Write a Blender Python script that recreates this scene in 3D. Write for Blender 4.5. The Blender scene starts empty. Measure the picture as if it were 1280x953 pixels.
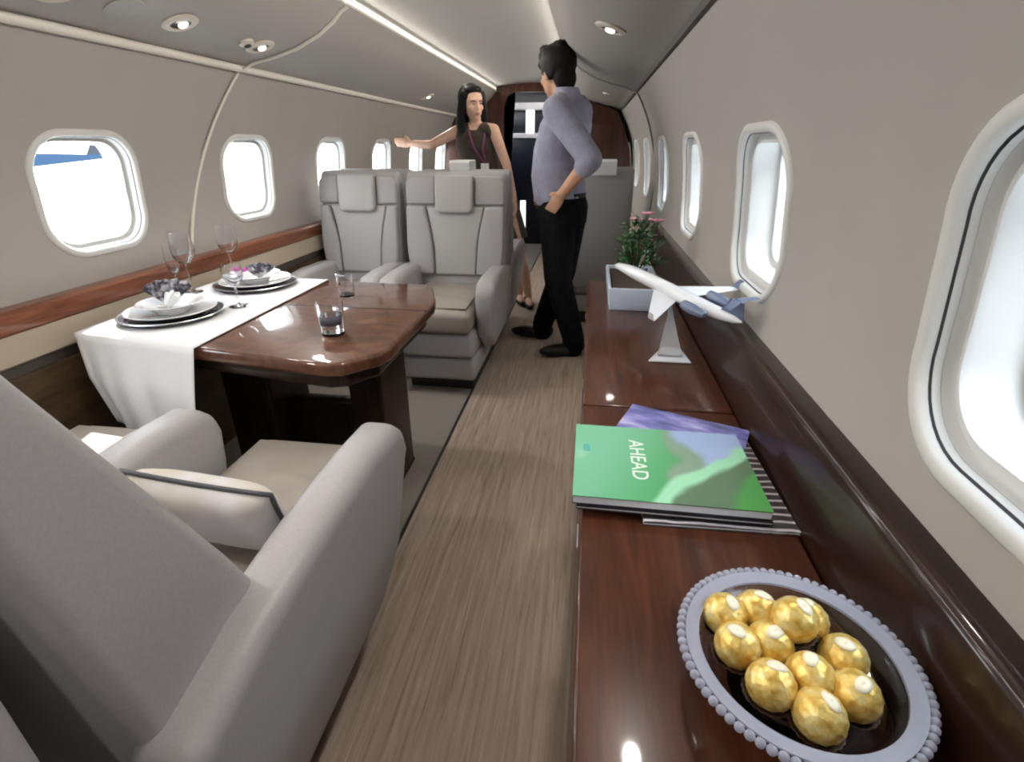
import bpy, bmesh, math, random
from mathutils import Vector, Matrix, Quaternion
random.seed(7)
PI = math.pi
V = Vector
scn = bpy.context.scene
COL = scn.collection

# ------------------------------------------------------------------ materials
def mat(name, color, rough=0.5, metal=0.0, coat=0.0, spec=0.5, sheen=0.0, trans=0.0, ior=1.45, emit=None, estr=0.0, alpha=1.0):
    m = bpy.data.materials.new(name); m.use_nodes = True
    b = m.node_tree.nodes['Principled BSDF']
    b.inputs['Base Color'].default_value = (*color, 1)
    b.inputs['Roughness'].default_value = rough
    b.inputs['Metallic'].default_value = metal
    b.inputs['Coat Weight'].default_value = coat
    b.inputs['Coat Roughness'].default_value = 0.06
    b.inputs['Specular IOR Level'].default_value = spec
    b.inputs['Sheen Weight'].default_value = sheen
    b.inputs['Transmission Weight'].default_value = trans
    b.inputs['IOR'].default_value = ior
    b.inputs['Alpha'].default_value = alpha
    if emit:
        b.inputs['Emission Color'].default_value = (*emit, 1)
        b.inputs['Emission Strength'].default_value = estr
    return m

def nodes(m): return m.node_tree.nodes, m.node_tree.links, m.node_tree.nodes['Principled BSDF']

def ramp(n, stops):
    r = n.new('ShaderNodeValToRGB')
    e = r.color_ramp.elements
    e[0].position, e[0].color = stops[0][0], (*stops[0][1], 1)
    e[1].position, e[1].color = stops[-1][0], (*stops[-1][1], 1)
    for p, c in stops[1:-1]:
        x = e.new(p); x.color = (*c, 1)
    return r

def vary(m, scale, stops, stretch=(1, 1, 1), detail=6, distort=0.0, bump=0.0, rough=0.6, coord='Object', bdist=0.002):
    """noise colour (and optional bump) on a principled material"""
    n, l, b = nodes(m)
    tc = n.new('ShaderNodeTexCoord'); mp = n.new('ShaderNodeMapping')
    mp.inputs['Scale'].default_value = stretch
    l.new(tc.outputs[coord], mp.inputs['Vector'])
    no = n.new('ShaderNodeTexNoise')
    no.inputs['Scale'].default_value = scale; no.inputs['Detail'].default_value = detail
    no.inputs['Distortion'].default_value = distort; no.inputs['Roughness'].default_value = rough
    l.new(mp.outputs[0], no.inputs['Vector'])
    r = ramp(n, stops); l.new(no.outputs['Fac'], r.inputs['Fac']); l.new(r.outputs[0], b.inputs['Base Color'])
    if bump:
        bp = n.new('ShaderNodeBump'); bp.inputs['Strength'].default_value = bump; bp.inputs['Distance'].default_value = bdist
        l.new(no.outputs['Fac'], bp.inputs['Height']); l.new(bp.outputs[0], b.inputs['Normal'])
    return m

def bumpy(m, scale, strength, dist=0.002, stretch=(1, 1, 1), detail=4):
    n, l, b = nodes(m)
    tc = n.new('ShaderNodeTexCoord'); mp = n.new('ShaderNodeMapping'); mp.inputs['Scale'].default_value = stretch
    l.new(tc.outputs['Object'], mp.inputs['Vector'])
    no = n.new('ShaderNodeTexNoise'); no.inputs['Scale'].default_value = scale; no.inputs['Detail'].default_value = detail
    l.new(mp.outputs[0], no.inputs['Vector'])
    bp = n.new('ShaderNodeBump'); bp.inputs['Strength'].default_value = strength; bp.inputs['Distance'].default_value = dist
    l.new(no.outputs['Fac'], bp.inputs['Height']); l.new(bp.outputs[0], b.inputs['Normal'])
    return m

def around(c, d):
    return tuple(max(0, x * (1 - d)) for x in c), tuple(x * (1 + d) for x in c)

WALLC = (0.36, 0.333, 0.308)
M = {}
a, b_ = around(WALLC, .03)
M['wall'] = vary(mat('cabin wall panel', WALLC, .55), 3, [(.3, a), (.7, b_)], bump=.02)
M['ceil'] = mat('ceiling panel', (0.40, 0.385, 0.355), .5)
M['over'] = mat('overhead panel', (0.37, 0.35, 0.325), .5)
M['bezel'] = mat('window bezel plastic', (0.62, 0.61, 0.59), .35)
M['reveal'] = mat('window reveal plastic', (0.62, 0.62, 0.61), .4)
M['seal'] = mat('dark window seal', (0.10, 0.10, 0.11), .5)
M['darkgap'] = mat('dark shadow gap trim', (0.07, 0.06, 0.055), .55)
M['lighttrim'] = mat('pale trim strip', (0.72, 0.68, 0.60), .4)
M['leather'] = vary(mat('cream leather', (0.40, 0.385, 0.385), .42, spec=.4), 220, [(.3, (0.375, 0.36, 0.362)), (.7, (0.42, 0.405, 0.408))], bump=.12, bdist=.0008)
M['leather2'] = vary(mat('cream leather panel', (0.60, 0.57, 0.535), .42, spec=.4), 220, [(.3, (0.42, 0.405, 0.40)), (.7, (0.47, 0.455, 0.45))], bump=.12, bdist=.0008)
M['leathertan'] = vary(mat('beige leather cushion', (0.50, 0.44, 0.37), .45, spec=.4), 5, [(.35, (0.31, 0.272, 0.235)), (.7, (0.37, 0.33, 0.29))], bump=.06)
M['piping'] = mat('dark piping', (0.06, 0.06, 0.07), .5)
M['darkplastic'] = mat('dark plastic', (0.03, 0.028, 0.025), .4)
M['metal'] = mat('brushed steel', (0.6, 0.6, 0.6), .3, 1.0)
M['white'] = mat('white paint', (0.80, 0.80, 0.80), .3)
M['cloth'] = vary(mat('white linen', (0.80, 0.80, 0.80), .8, sheen=.2), 400, [(.3, (0.77, 0.77, 0.78)), (.7, (0.83, 0.83, 0.83))], bump=.1, bdist=.0005)
M['china'] = mat('white china', (0.80, 0.81, 0.82), .12, coat=.5)
M['charger'] = mat('dark pewter charger', (0.10, 0.10, 0.13), .22, .8)
M['glass'] = mat('clear glass', (0.97, 0.98, 1.0), .02, trans=1.0, ior=1.45)
M['frost'] = mat('clear acrylic', (0.92, 0.93, 0.95), .12, trans=.75, ior=1.4)

def wood(name, dark, mid, light, scale, stretch, rough=.25, coat=1.0, distort=.8, croughness=.06):
    m = mat(name, mid, rough, coat=coat, spec=.25)
    vary(m, scale, [(.28, dark), (.5, mid), (.74, light)], stretch=stretch, detail=9, distort=distort, bump=0)
    m.node_tree.nodes['Principled BSDF'].inputs['Coat Roughness'].default_value = croughness
    return m
M['cred'] = wood('dark mahogany gloss', (0.034, 0.0100, 0.0050), (0.062, 0.0190, 0.0092), (0.098, 0.032, 0.015), 5, (9, .8, 3), rough=.3, coat=.40)
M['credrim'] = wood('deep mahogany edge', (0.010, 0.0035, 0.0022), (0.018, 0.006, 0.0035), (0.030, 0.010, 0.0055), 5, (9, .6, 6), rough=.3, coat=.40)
M['table'] = wood('walnut burl gloss', (0.060, 0.023, 0.012), (0.130, 0.052, 0.028), (0.215, 0.095, 0.052), 6, (1.2, 1.6, 1), rough=.35, coat=1, distort=2.2, croughness=.03)
M['tabledark'] = wood('dark walnut pedestal', (0.012, 0.007, 0.005), (0.024, 0.013, 0.009), (0.04, 0.02, 0.014), 5, (6, 6, .7), rough=.4, coat=.3)
M['ledge'] = wood('red brown ledge wood', (0.09, 0.028, 0.012), (0.18, 0.056, 0.023), (0.26, 0.092, 0.04), 5, (3, .8, 9), rough=.35, coat=.5)
M['bulk'] = wood('dark cherry bulkhead', (0.035, 0.013, 0.009), (0.065, 0.023, 0.015), (0.10, 0.036, 0.022), 4, (6, 6, .6), rough=.4, coat=.4)
M['lowerwall'] = mat('beige side panel', (0.42, 0.35, 0.27), .6)
M['lowerwood'] = wood('brown lower side panel', (0.045, 0.028, 0.016), (0.075, 0.047, 0.026), (0.11, 0.07, 0.04), 4, (2, 1, 5), rough=.5, coat=.1)

# floor: streaked wood-look carpet in the aisle
def floor_mat(name, stops, sc, stretch):
    m = mat(name, stops[1][1], .75, spec=.2)
    n, l, b = nodes(m)
    tc = n.new('ShaderNodeTexCoord'); mp = n.new('ShaderNodeMapping'); mp.inputs['Scale'].default_value = stretch
    l.new(tc.outputs['Object'], mp.inputs['Vector'])
    no = n.new('ShaderNodeTexNoise'); no.inputs['Scale'].default_value = sc; no.inputs['Detail'].default_value = 8
    no.inputs['Distortion'].default_value = .6; no.inputs['Roughness'].default_value = .7
    l.new(mp.outputs[0], no.inputs['Vector'])
    r = ramp(n, stops); l.new(no.outputs['Fac'], r.inputs['Fac']); l.new(r.outputs[0], b.inputs['Base Color'])
    bp = n.new('ShaderNodeBump'); bp.inputs['Strength'].default_value = .3; bp.inputs['Distance'].default_value = .003
    l.new(no.outputs['Fac'], bp.inputs['Height']); l.new(bp.outputs[0], b.inputs['Normal'])
    return m
M['floor'] = floor_mat('streaked aisle floor', [(.28, (0.21, 0.150, 0.112)), (.44, (0.39, 0.300, 0.238)), (.56, (0.45, 0.352, 0.282)), (.72, (0.57, 0.465, 0.380))], 7, (11, .40, 1))
M['carpet'] = vary(mat('grey beige carpet', (0.26, 0.225, 0.19), .95, sheen=.3), 160, [(.3, (0.20, 0.175, 0.15)), (.7, (0.31, 0.275, 0.235))], bump=.4)

# ------------------------------------------------------------------ mesh helpers
def link(name, me, m=None, parent=None, smooth=True, bevel=0, seg=3, subsurf=0, angle=40):
    o = bpy.data.objects.new(name, me); COL.objects.link(o)
    if m: me.materials.append(m)
    if parent: o.parent = parent
    if smooth:
        for p in me.polygons: p.use_smooth = True
    if bevel:
        md = o.modifiers.new('bevel', 'BEVEL'); md.width = bevel; md.segments = seg; md.limit_method = 'ANGLE'; md.angle_limit = math.radians(30)
        md.harden_normals = False
    if subsurf:
        md = o.modifiers.new('sub', 'SUBSURF'); md.levels = subsurf; md.render_levels = subsurf
    if smooth and not subsurf and angle:
        try:
            me.set_sharp_from_angle(angle=math.radians(angle if not bevel else 180))
        except Exception: pass
    return o

def obj(name, bm, m=None, parent=None, **k):
    bmesh.ops.recalc_face_normals(bm, faces=bm.faces)
    me = bpy.data.meshes.new(name); bm.to_mesh(me); bm.free()
    return link(name, me, m, parent, **k)

def raw(name, vs, fs, m=None, parent=None, **k):
    me = bpy.data.meshes.new(name); me.from_pydata([tuple(v) for v in vs], [], fs); me.update()
    return link(name, me, m, parent, **k)

def B(): return bmesh.new()

def box(bm, lo, hi):
    x0, y0, z0 = lo; x1, y1, z1 = hi
    v = [bm.verts.new(p) for p in ((x0,y0,z0),(x1,y0,z0),(x1,y1,z0),(x0,y1,z0),(x0,y0,z1),(x1,y0,z1),(x1,y1,z1),(x0,y1,z1))]
    for f in ((0,3,2,1),(4,5,6,7),(0,1,5,4),(1,2,6,5),(2,3,7,6),(3,0,4,7)): bm.faces.new([v[i] for i in f])
    return bm

def prism(bm, poly, axis, lo, hi):
    """poly 2D extruded along axis: 'x' -> (y,z), 'y' -> (x,z), 'z' -> (x,y)"""
    def P(a, b, t): return {'x': (t, a, b), 'y': (a, t, b), 'z': (a, b, t)}[axis]
    A = [bm.verts.new(P(a, b, lo)) for a, b in poly]; C = [bm.verts.new(P(a, b, hi)) for a, b in poly]
    bm.faces.new(A); bm.faces.new(C[::-1]); n = len(poly)
    for i in range(n): bm.faces.new((A[i], A[(i+1) % n], C[(i+1) % n], C[i]))
    return bm

def loft(bm, rings, cap=True, closed=True):
    R = [[bm.verts.new(p) for p in r] for r in rings]; n = len(R[0])
    for i in range(len(R)-1):
        for j in range(n if closed else n-1):
            bm.faces.new((R[i][j], R[i][(j+1) % n], R[i+1][(j+1) % n], R[i+1][j]))
    if cap:
        bm.faces.new(R[0][::-1]); bm.faces.new(R[-1])
    return bm

def lathe(bm, prof, seg=32, c=(0, 0, 0)):
    rings = []
    for r, z in prof:
        rings.append([(c[0]+max(r, 1e-4)*math.cos(2*PI*i/seg), c[1]+max(r, 1e-4)*math.sin(2*PI*i/seg), c[2]+z) for i in range(seg)])
    if prof[0][0] < 1e-3: return loft(bm, rings)
    R = [[bm.verts.new(p) for p in r] for r in rings]; n = len(R)      # a ring: closed section, no caps
    for i in range(n):
        for j in range(seg): bm.faces.new((R[i][j], R[i][(j+1) % seg], R[(i+1) % n][(j+1) % seg], R[(i+1) % n][j]))
    return bm

def frame_of(d):
    d = V(d).normalized(); u = V((0, 0, 1)) if abs(d.z) < .9 else V((1, 0, 0))
    a = d.cross(u).normalized(); return a, d.cross(a).normalized()

def tube(bm, pts, r, seg=8):
    pts = [V(p) for p in pts]; rings = []
    for i, p in enumerate(pts):
        d = (pts[min(i+1, len(pts)-1)] - pts[max(i-1, 0)])
        a, c = frame_of(d); rr = r[i] if isinstance(r, (list, tuple)) else r
        rings.append([p + a*rr*math.cos(2*PI*j/seg) + c*rr*math.sin(2*PI*j/seg) for j in range(seg)])
    return loft(bm, rings)

def ball(bm, c, r, sub=2, axes=None):
    """ellipsoid; r scalar or 3; axes optional 3 unit vectors"""
    r = (r, r, r) if not isinstance(r, (tuple, list)) else r
    ax = axes or (V((1,0,0)), V((0,1,0)), V((0,0,1)))
    g = bmesh.ops.create_icosphere(bm, subdivisions=sub, radius=1)
    for v in g['verts']:
        p = v.co.copy(); v.co = V(c) + ax[0]*p.x*r[0] + ax[1]*p.y*r[1] + ax[2]*p.z*r[2]
    return bm

def limb(bm, pts):
    """chain of (point, radius) as overlapping tapered cones with balls at the joints"""
    for i, (p, r) in enumerate(pts): ball(bm, p, r, 2)
    for (p, r), (q, s) in zip(pts[:-1], pts[1:]):
        tube(bm, [V(p), V(q)], [r, s], 14)
    return bm

def bake(name, bm, m, parent, voxel=.006, it=4, fac=.5):
    """union by voxel remesh, one continuous surface"""
    bmesh.ops.recalc_face_normals(bm, faces=bm.faces)
    me = bpy.data.meshes.new(name); bm.to_mesh(me); bm.free()
    t = bpy.data.objects.new('tmp', me); COL.objects.link(t)
    r = t.modifiers.new('r', 'REMESH'); r.mode = 'VOXEL'; r.voxel_size = voxel
    s = t.modifiers.new('s', 'SMOOTH'); s.iterations = it; s.factor = fac
    dg = bpy.context.evaluated_depsgraph_get(); dg.update()
    me2 = bpy.data.meshes.new_from_object(t.evaluated_get(dg))
    bpy.data.objects.remove(t); bpy.data.meshes.remove(me)
    me2.name = name; me2.materials.clear()
    return link(name, me2, m, parent, angle=0)

def thing(name, label, cat, loc=(0,0,0), rotz=0, group=None):
    o = bpy.data.objects.new(name, None); COL.objects.link(o)
    o.location = loc; o.rotation_euler = (0, 0, rotz); o.empty_display_size = .05
    return tag(o, label, cat, group)

def tag(o, label, cat, group=None, kind=None):
    o['label'] = label; o['category'] = cat
    if group: o['group'] = group
    if kind: o['kind'] = kind
    return o

def struct(o, label=None):
    o['kind'] = 'structure'
    if label: o['label'] = label
    return o

def dup(root, loc, rotz, label=None, group=None):
    r = root.copy(); COL.objects.link(r); r.location = loc; r.rotation_euler = (0, 0, rotz)
    if label: r['label'] = label
    if group: r['group'] = group
    for ch in list(root.children):
        c = ch.copy(); COL.objects.link(c); c.parent = r
        for g in list(ch.children):
            d = g.copy(); COL.objects.link(d); d.parent = c
    return r

def arc(cx, cy, r, a0, a1, n):
    return [(cx + r*math.cos(a0+(a1-a0)*i/n), cy + r*math.sin(a0+(a1-a0)*i/n)) for i in range(n+1)]

# ------------------------------------------------------------------ the cabin shell
RW, CZ = 1.03, .97            # inner radius of the side walls and the height of its centre
Y0, Y1 = -.80, 6.15          # cabin from the rear bulkhead to the front bulkhead
def cyl(side, y, s, d=0.0):
    ph = s/RW
    return (side*(RW+d)*math.cos(ph), y, CZ+(RW+d)*math.sin(ph))
S_LO, S_HI = RW*math.asin((.70-CZ)/RW), RW*math.asin((1.525-CZ)/RW)
WS = RW*math.asin((1.075-CZ)/RW)                        # window centre on the arc
HW, HH, HR = .182, .172, .105                           # half width, half height, corner radius of the opening

def rrect(hw, hh, r, n=10):
    r = min(r, hw-.001, hh-.001); pts = []
    for k, (sx, sy) in enumerate(((1,1),(-1,1),(-1,-1),(1,-1))):
        for i in range(n+1):
            a = k*PI/2 + (PI/2)*i/n
            pts.append((sx*(hw-r)+r*math.cos(a), sy*(hh-r)+r*math.sin(a)))
    return pts

def side_wall(name, side, centers, pitch):
    vs, fs = [], []
    hole = rrect(HW+.012, HH+.012, HR+.012)
    n = len(hole)
    for yc in centers:
        lo, hi = S_LO-WS, S_HI-WS; hw = pitch/2
        out = []
        for (px, py) in hole:
            t = min([abs(hw/px) if px else 1e9] + [(hi/py if py > 0 else lo/py) if abs(py) > 1e-9 else 1e9])
            out.append((px*t, py*t))
        # snap the corners
        for cx, cy in ((hw,hi),(-hw,hi),(-hw,lo),(hw,lo)):
            j = min(range(n), key=lambda i: (out[i][0]-cx)**2+(out[i][1]-cy)**2); out[j] = (cx, cy)
        base = len(vs); K = 8
        for k in range(K+1):
            f = (k/K)**1.3
            for (hx, hy), (ox, oy) in zip(hole, out):
                vs.append(cyl(side, yc+hx+(ox-hx)*f, WS+hy+(oy-hy)*f))
        for k in range(K):
            for j in range(n):
                q = (base+k*n+j, base+k*n+(j+1) % n, base+(k+1)*n+(j+1) % n, base+(k+1)*n+j)
                fs.append(q if side < 0 else q[::-1])
    o = raw(name, vs, fs, M['wall'], angle=0)
    return struct(o)

LW = [1.605+.868*k for k in range(-3, 6)]
RWN = [.445+.897*k for k in range(-1, 7)]
side_wall('wall_left', -1, LW, .868)
side_wall('wall_right', 1, RWN, .897)

def pane_mat():
    m = bpy.data.materials.new('thin window glass'); m.use_nodes = True
    n, l = m.node_tree.nodes, m.node_tree.links; n.clear()
    out = n.new('ShaderNodeOutputMaterial'); mx = n.new('ShaderNodeMixShader'); tr = n.new('ShaderNodeBsdfTransparent'); gl = n.new('ShaderNodeBsdfGlossy'); fr = n.new('ShaderNodeFresnel')
    tr.inputs[0].default_value = (.96, .98, .98, 1); gl.inputs['Roughness'].default_value = .02; fr.inputs[0].default_value = 1.3
    geo = n.new('ShaderNodeNewGeometry'); mu = n.new('ShaderNodeMath'); mu.operation = 'MULTIPLY_ADD'; mu.inputs[1].default_value = -1; mu.inputs[2].default_value = 1; mm = n.new('ShaderNodeMath'); mm.operation = 'MULTIPLY'
    l.new(geo.outputs['Backfacing'], mu.inputs[0]); l.new(mu.outputs[0], mm.inputs[0]); l.new(fr.outputs[0], mm.inputs[1]); l.new(mm.outputs[0], mx.inputs[0]); l.new(tr.outputs[0], mx.inputs[1]); l.new(gl.outputs[0], mx.inputs[2]); l.new(mx.outputs[0], out.inputs[0])
    return m
M['pane'] = pane_mat()

def ringloft(side, yc, spec, bm):
    rings = []
    for (off, d) in spec:
        rings.append([cyl(side, yc+x, WS+s, d) for x, s in rrect(HW+off, HH+off, HR+off)])
    return loft(bm, rings, cap=False)

def window(num, side, yc):
    o = obj('window_%d' % num, ringloft(side, yc, [(.026, .006), (.024, -.004), (.019, -.008), (.009, -.008), (.004, -.005), (.002, .004)], B()), M['bezel'], angle=60)
    struct(o)
    obj('seal', ringloft(side, yc, [(.003, .003), (.001, .012), (-.004, .014)], B()), M['seal'], o, angle=60)
    RD = 0 if side < 0 else 1
    deep = [(-.001, .006), (-.003, .010), (-.005, .020), (-.010, .026), (-.020, .026), (-.024, .020), (-.027, .028), (-.031, .080), (-.036, .086), (-.044, .086), (-.047, .080), (-.050, .088), (-.053, .130), (.03, .135)]
    obj('reveal', ringloft(side, yc, deep if RD else [(-.001, .006), (-.003, .010), (-.006, .030), (-.010, .034), (-.017, .034), (-.020, .027), (-.022, .036), (-.025, .060), (-.026, .085), (.03, .09)], B()), M['reveal'], o, angle=50)
    bm = B(); r = [cyl(side, yc+x, WS+s, .112 if RD else .066) for x, s in rrect(HW-(.0525 if RD else .0255), HH-(.0525 if RD else .0255), HR-(.045 if RD else .02))]
    r2 = [cyl(side, yc+x, WS+s, .117 if RD else .071) for x, s in rrect(HW-(.0525 if RD else .0255), HH-(.0525 if RD else .0255), HR-(.045 if RD else .02))]
    loft(bm, [r, r2]); obj('pane', bm, M['pane'], o, angle=30)
    return o
k = 1
for yc in LW: window(k, -1, yc); k += 1
for yc in RWN: window(k, 1, yc); k += 1

def sweep(name, prof, m, y0=Y0, y1=Y1, n=1, thick=None, angle=35):
    """open profile (x,z) swept along the cabin"""
    vs, fs = [], []
    L = len(prof)
    for i in range(n+1):
        y = y0+(y1-y0)*i/n
        vs += [(x, y, z) for x, z in prof]
    for i in range(n):
        for j in range(L-1): fs.append((i*L+j, i*L+j+1, (i+1)*L+j+1, (i+1)*L+j))
    return raw(name, vs, fs, m, angle=angle)

# overhead panels, cove light lenses, ceiling
PAN = [(.876, 1.522), (.862, 1.532), (.80, 1.543), (.72, 1.560), (.62, 1.592), (.53, 1.640), (.47, 1.690), (.440, 1.730), (.416, 1.7445), (.414, 1.7475), (.416, 1.7495), (.4265, 1.7505), (.4265, 1.786)]
for nm, s in (('ceiling_left', -1), ('ceiling_right', 1)):
    struct(sweep(nm, [(s*x, z) for x, z in PAN], M['over'], angle=60))
CEILP = [(-.425+.85*i/12, 1.785+.035*(1-((i-6)/6)**2)) for i in range(13)]
struct(sweep('ceiling', CEILP, M['ceil'], angle=60))
M['cove'] = mat('cove light lens', (.9, .88, .8), .4, emit=(1.0, .93, .76), estr=.85)
for nm, s in (('cove_light', -1), ('cove_light', 1)):
    bm = B(); box(bm, (s*.4215-.0035, Y0+.02, 1.760), (s*.4215+.0035, Y1-.02, 1.774))
    tag(obj(nm, bm, M['cove'], bevel=.002, seg=1), 'long warm light strip along the ' + ('left edge of the ceiling, above the spotlights' if s < 0 else 'right edge of the ceiling, above the credenza side'), 'light strip')

# rails where wall meets overhead panel
def bar(name, prof, m, y0=Y0, y1=Y1, angle=40):
    return obj(name, prism(B(), prof, 'y', y0, y1), m, angle=angle)
rail = [(-.868+.016*math.cos(t), 1.515+.014*math.sin(t)) for t in [2*PI*i/12 for i in range(12)]]
struct(bar('trim_1', rail, M['lighttrim'], angle=80))
struct(bar('trim_2', [(.885, 1.510), (.862, 1.514), (.856, 1.536), (.880, 1.540)], M['darkgap']))

# ring joints: pale strip on the left at the second window, dark seam on the right further on
def ring_trim(name, side, yf, w, d, m, s0, s1, pan):
    rings = []
    pts = [cyl(side, 0, s0+(s1-s0)*i/14, -d) for i in range(15)]
    pts = [(p[0], p[2]) for p in pts]
    if pan: pts += [(side*(x-.004), z-d) for x, z in PAN[2:]]
    vs = []
    for i, (x, z) in enumerate(pts):
        yc = yf(z)
        for dx, dy in ((.006, -w/2), (0, -w/2), (0, w/2), (.006, w/2)):
            vs.append((x+side*(dx), yc+dy, z+(dx if z > 1.53 else 0)))
    fs = []
    for i in range(len(pts)-1):
        for j in range(3): fs.append((i*4+j, i*4+j+1, i*4+4+j+1, i*4+4+j))
    return struct(raw(name, vs, fs, m, angle=60))
ring_trim('trim_3', -1, lambda z: 1.97+.52*(z-.83), .015, .010, M['lighttrim'], S_LO+.09, S_HI-.02, True)
ring_trim('trim_4', 1, lambda z: 3.60, .045, .008, mat('grey joint strip', (.26, .25, .24), .6), S_LO+.10, S_HI-.02, True)

# left ledge and lower side panels
LEDGE = [(-1.03, .800), (-.966, .800), (-.957, .792), (-.957, .742), (-.964, .734), (-1.03, .734)]
lg = struct(bar('trim_5', LEDGE, M['ledge']))
struct(bar('wall_left_lower', [(-1.03, .734), (-.962, .734), (-.958, .655), (-.966, .648), (-1.03, .648)], M['lowerwall']))
struct(bar('trim_6', [(-1.0, .648), (-.975, .648), (-.975, .615), (-1.0, .615)], M['darkgap']))
struct(bar('baseboard_left', [(-1.0, .615), (-.962, .615), (-.955, .28), (-.93, 0.0), (-1.0, 0.0)], M['lowerwood']))
# lower right side behind the credenza and on
struct(bar('wall_right_lower', [(1.03, .715), (.985, .715), (.970, .40), (.945, 0.0), (1.03, 0.0)], M['lowerwall'], y0=Y0, y1=Y1))

# floor
bm = B(); box(bm, (.055, Y0, -.04), (1.0, Y1+1.7, 0)); struct(obj('floor', bm, M['floor'], angle=30))
bm = B(); box(bm, (-1.0, Y0, -.04), (.043, Y1+1.7, 0)); struct(obj('floor_left', bm, M['carpet'], angle=30))
bm = B(); box(bm, (.043, Y0, -.04), (.055, Y1+1.7, .003)); struct(obj('trim_7', bm, M['darkplastic'], angle=30))

# rear bulkhead behind the viewer, set close and dark to shade the foreground
bm = B(); box(bm, (-1.05, Y0-.04, -.04), (1.05, Y0, 1.85)); struct(obj('wall_rear', bm, M['bulk'], angle=30))

# front bulkhead with a doorway
def bulkhead():
    out = [(-1.03, 0), (-.34, 0), (-.34, 1.60), (-.30, 1.70), (-.22, 1.735), (.24, 1.735), (.32, 1.70), (.36, 1.60), (.36, 0), (1.03, 0), (1.03, 1.25), (.90, 1.52), (.44, 1.78), (.20, 1.83), (-.20, 1.83), (-.44, 1.78), (-.90, 1.52), (-1.03, 1.25)]
    bm = B(); prism(bm, out, 'y', Y1, Y1+.05)
    bmesh.ops.triangulate(bm, faces=[f for f in bm.faces if len(f.verts) > 4])
    return struct(obj('wall_front', bm, M['bulk'], angle=30))
bulkhead()
# vestibule shell beyond the doorway
bm = B(); box(bm, (-1.0, Y1+1.65, 0), (1.0, Y1+1.70, 1.85)); struct(obj('wall_vestibule', bm, M['bulk'], angle=30))
bm = B(); box(bm, (-1.0, Y1+.05, 1.83), (1.0, Y1+1.70, 1.87)); struct(obj('ceiling_vestibule', bm, M['ceil'], angle=30))
bm = B(); box(bm, (-1.0, Y1+.05, 0), (-.96, Y1+1.70, 1.83)); struct(obj('wall_vestibule_left', bm, M['bulk'], angle=30))
bm = B(); box(bm, (.96, Y1+.05, 0), (1.0, Y1+1.70, 1.83)); struct(obj('wall_vestibule_right', bm, M['bulk'], angle=30))

# galley unit seen through the doorway
M['navy'] = mat('navy black cabinet', (0.010, 0.012, 0.024), .35)
M['litwhite'] = mat('lit galley panel', (.9, .9, .9), .4, emit=(1, .98, .94), estr=1.6)
M['shelfwhite'] = mat('pale galley counter', (.75, .74, .78), .3)
M['greydark'] = mat('dark grey header', (.10, .095, .10), .5)
g = thing('galley_cabinet', 'dark galley cabinet with pale shelves and a lit panel beyond the doorway', 'cabinet', (0, Y1+.95, 0))
bm = B(); box(bm, (-.50, 0, 0), (.50, .55, 1.30)); obj('body', bm, M['navy'], g, bevel=.01)
bm = B(); box(bm, (-.50, -.03, 1.302), (.50, .55, 1.36)); obj('counter', bm, M['shelfwhite'], g, bevel=.008)
bm = B(); box(bm, (-.50, .10, 1.362), (.50, .55, 1.62)); obj('recess', bm, M['navy'], g, bevel=.005)
bm = B(); box(bm, (-.50, -.02, 1.622), (.50, .55, 1.70)); obj('shelf', bm, M['shelfwhite'], g, bevel=.008)
bm = B(); box(bm, (-.215, .02, 1.362), (-.115, .098, 1.620)); obj('lit_panel', bm, M['litwhite'], g, bevel=.006)
bm = B(); box(bm, (-.275, -.012, .12), (-.205, -.002, .56)); obj('lit_panel', bm, M['litwhite'], g, bevel=.003)  # white panel, no lamp; its brightness is put in as glow
bm = B(); box(bm, (-.50, .02, 1.702), (.50, .55, 1.82)); obj('header', bm, M['greydark'], g, bevel=.005)
bm = B(); box(bm, (-.006, -.008, .08), (.006, -.001, 1.25)); obj('door_gap', bm, M['darkplastic'], g)
bm = B(); tube(bm, [(-.04, -.02, .85), (-.04, -.02, 1.0)], .006); obj('handle', bm, M['metal'], g)

# wood closet along the right wall in front of the bulkhead
c = thing('closet', 'tall dark cherry wood closet against the right wall at the cabin front', 'closet', (0, 0, 0))
prof = [(.56, .0), (.93, .0), (.955, .40), (.975, .70), (.985, .76), (1.000, .97), (.970, 1.20), (.905, 1.38), (.840, 1.500), (.78, 1.535), (.70, 1.552), (.60, 1.585), (.56, 1.602)]
obj('body', prism(B(), prof, 'y', 5.38, Y1-.01), M['bulk'], c, bevel=.008)
bm = B(); box(bm, (.60, 5.366, .12), (.80, 5.378, 1.40)); obj('door', bm, M['bulk'], c, bevel=.004)
bm = B(); tube(bm, [(.63, 5.355, .85), (.63, 5.355, .97)], .006); obj('handle', bm, M['metal'], c)

# ------------------------------------------------------------------ overhead spotlights and speaker
M['flange'] = mat('lamp flange', (.66, .60, .52), .35)
M['lampdark'] = mat('dark lamp cup', (.03, .025, .02), .3)
M['bulb'] = mat('spotlight lens', (1, 1, 1), .2, emit=(1, .95, .85), estr=3.0)
def panel_frame(side, x):
    """point, inward normal on the overhead panel at |x|"""
    for (x0, z0), (x1, z1) in zip(PAN[:-1], PAN[1:]):
        if x1 <= x <= x0:
            t = (x0-x)/(x0-x1); z = z0+(z1-z0)*t
            d = V((x1-x0, 0, z1-z0)).normalized(); n = V((-d.z, 0, d.x)) if True else None
            n = V((d.z, 0, -d.x))
            if n.z > 0: n = -n
            return V((side*x, 0, z)), V((side*n.x, 0, n.z))
def orient(o, p, n):
    o.location = p; o.rotation_mode = 'QUATERNION'; o.rotation_quaternion = V((0, 0, 1)).rotation_difference(n)
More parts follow.
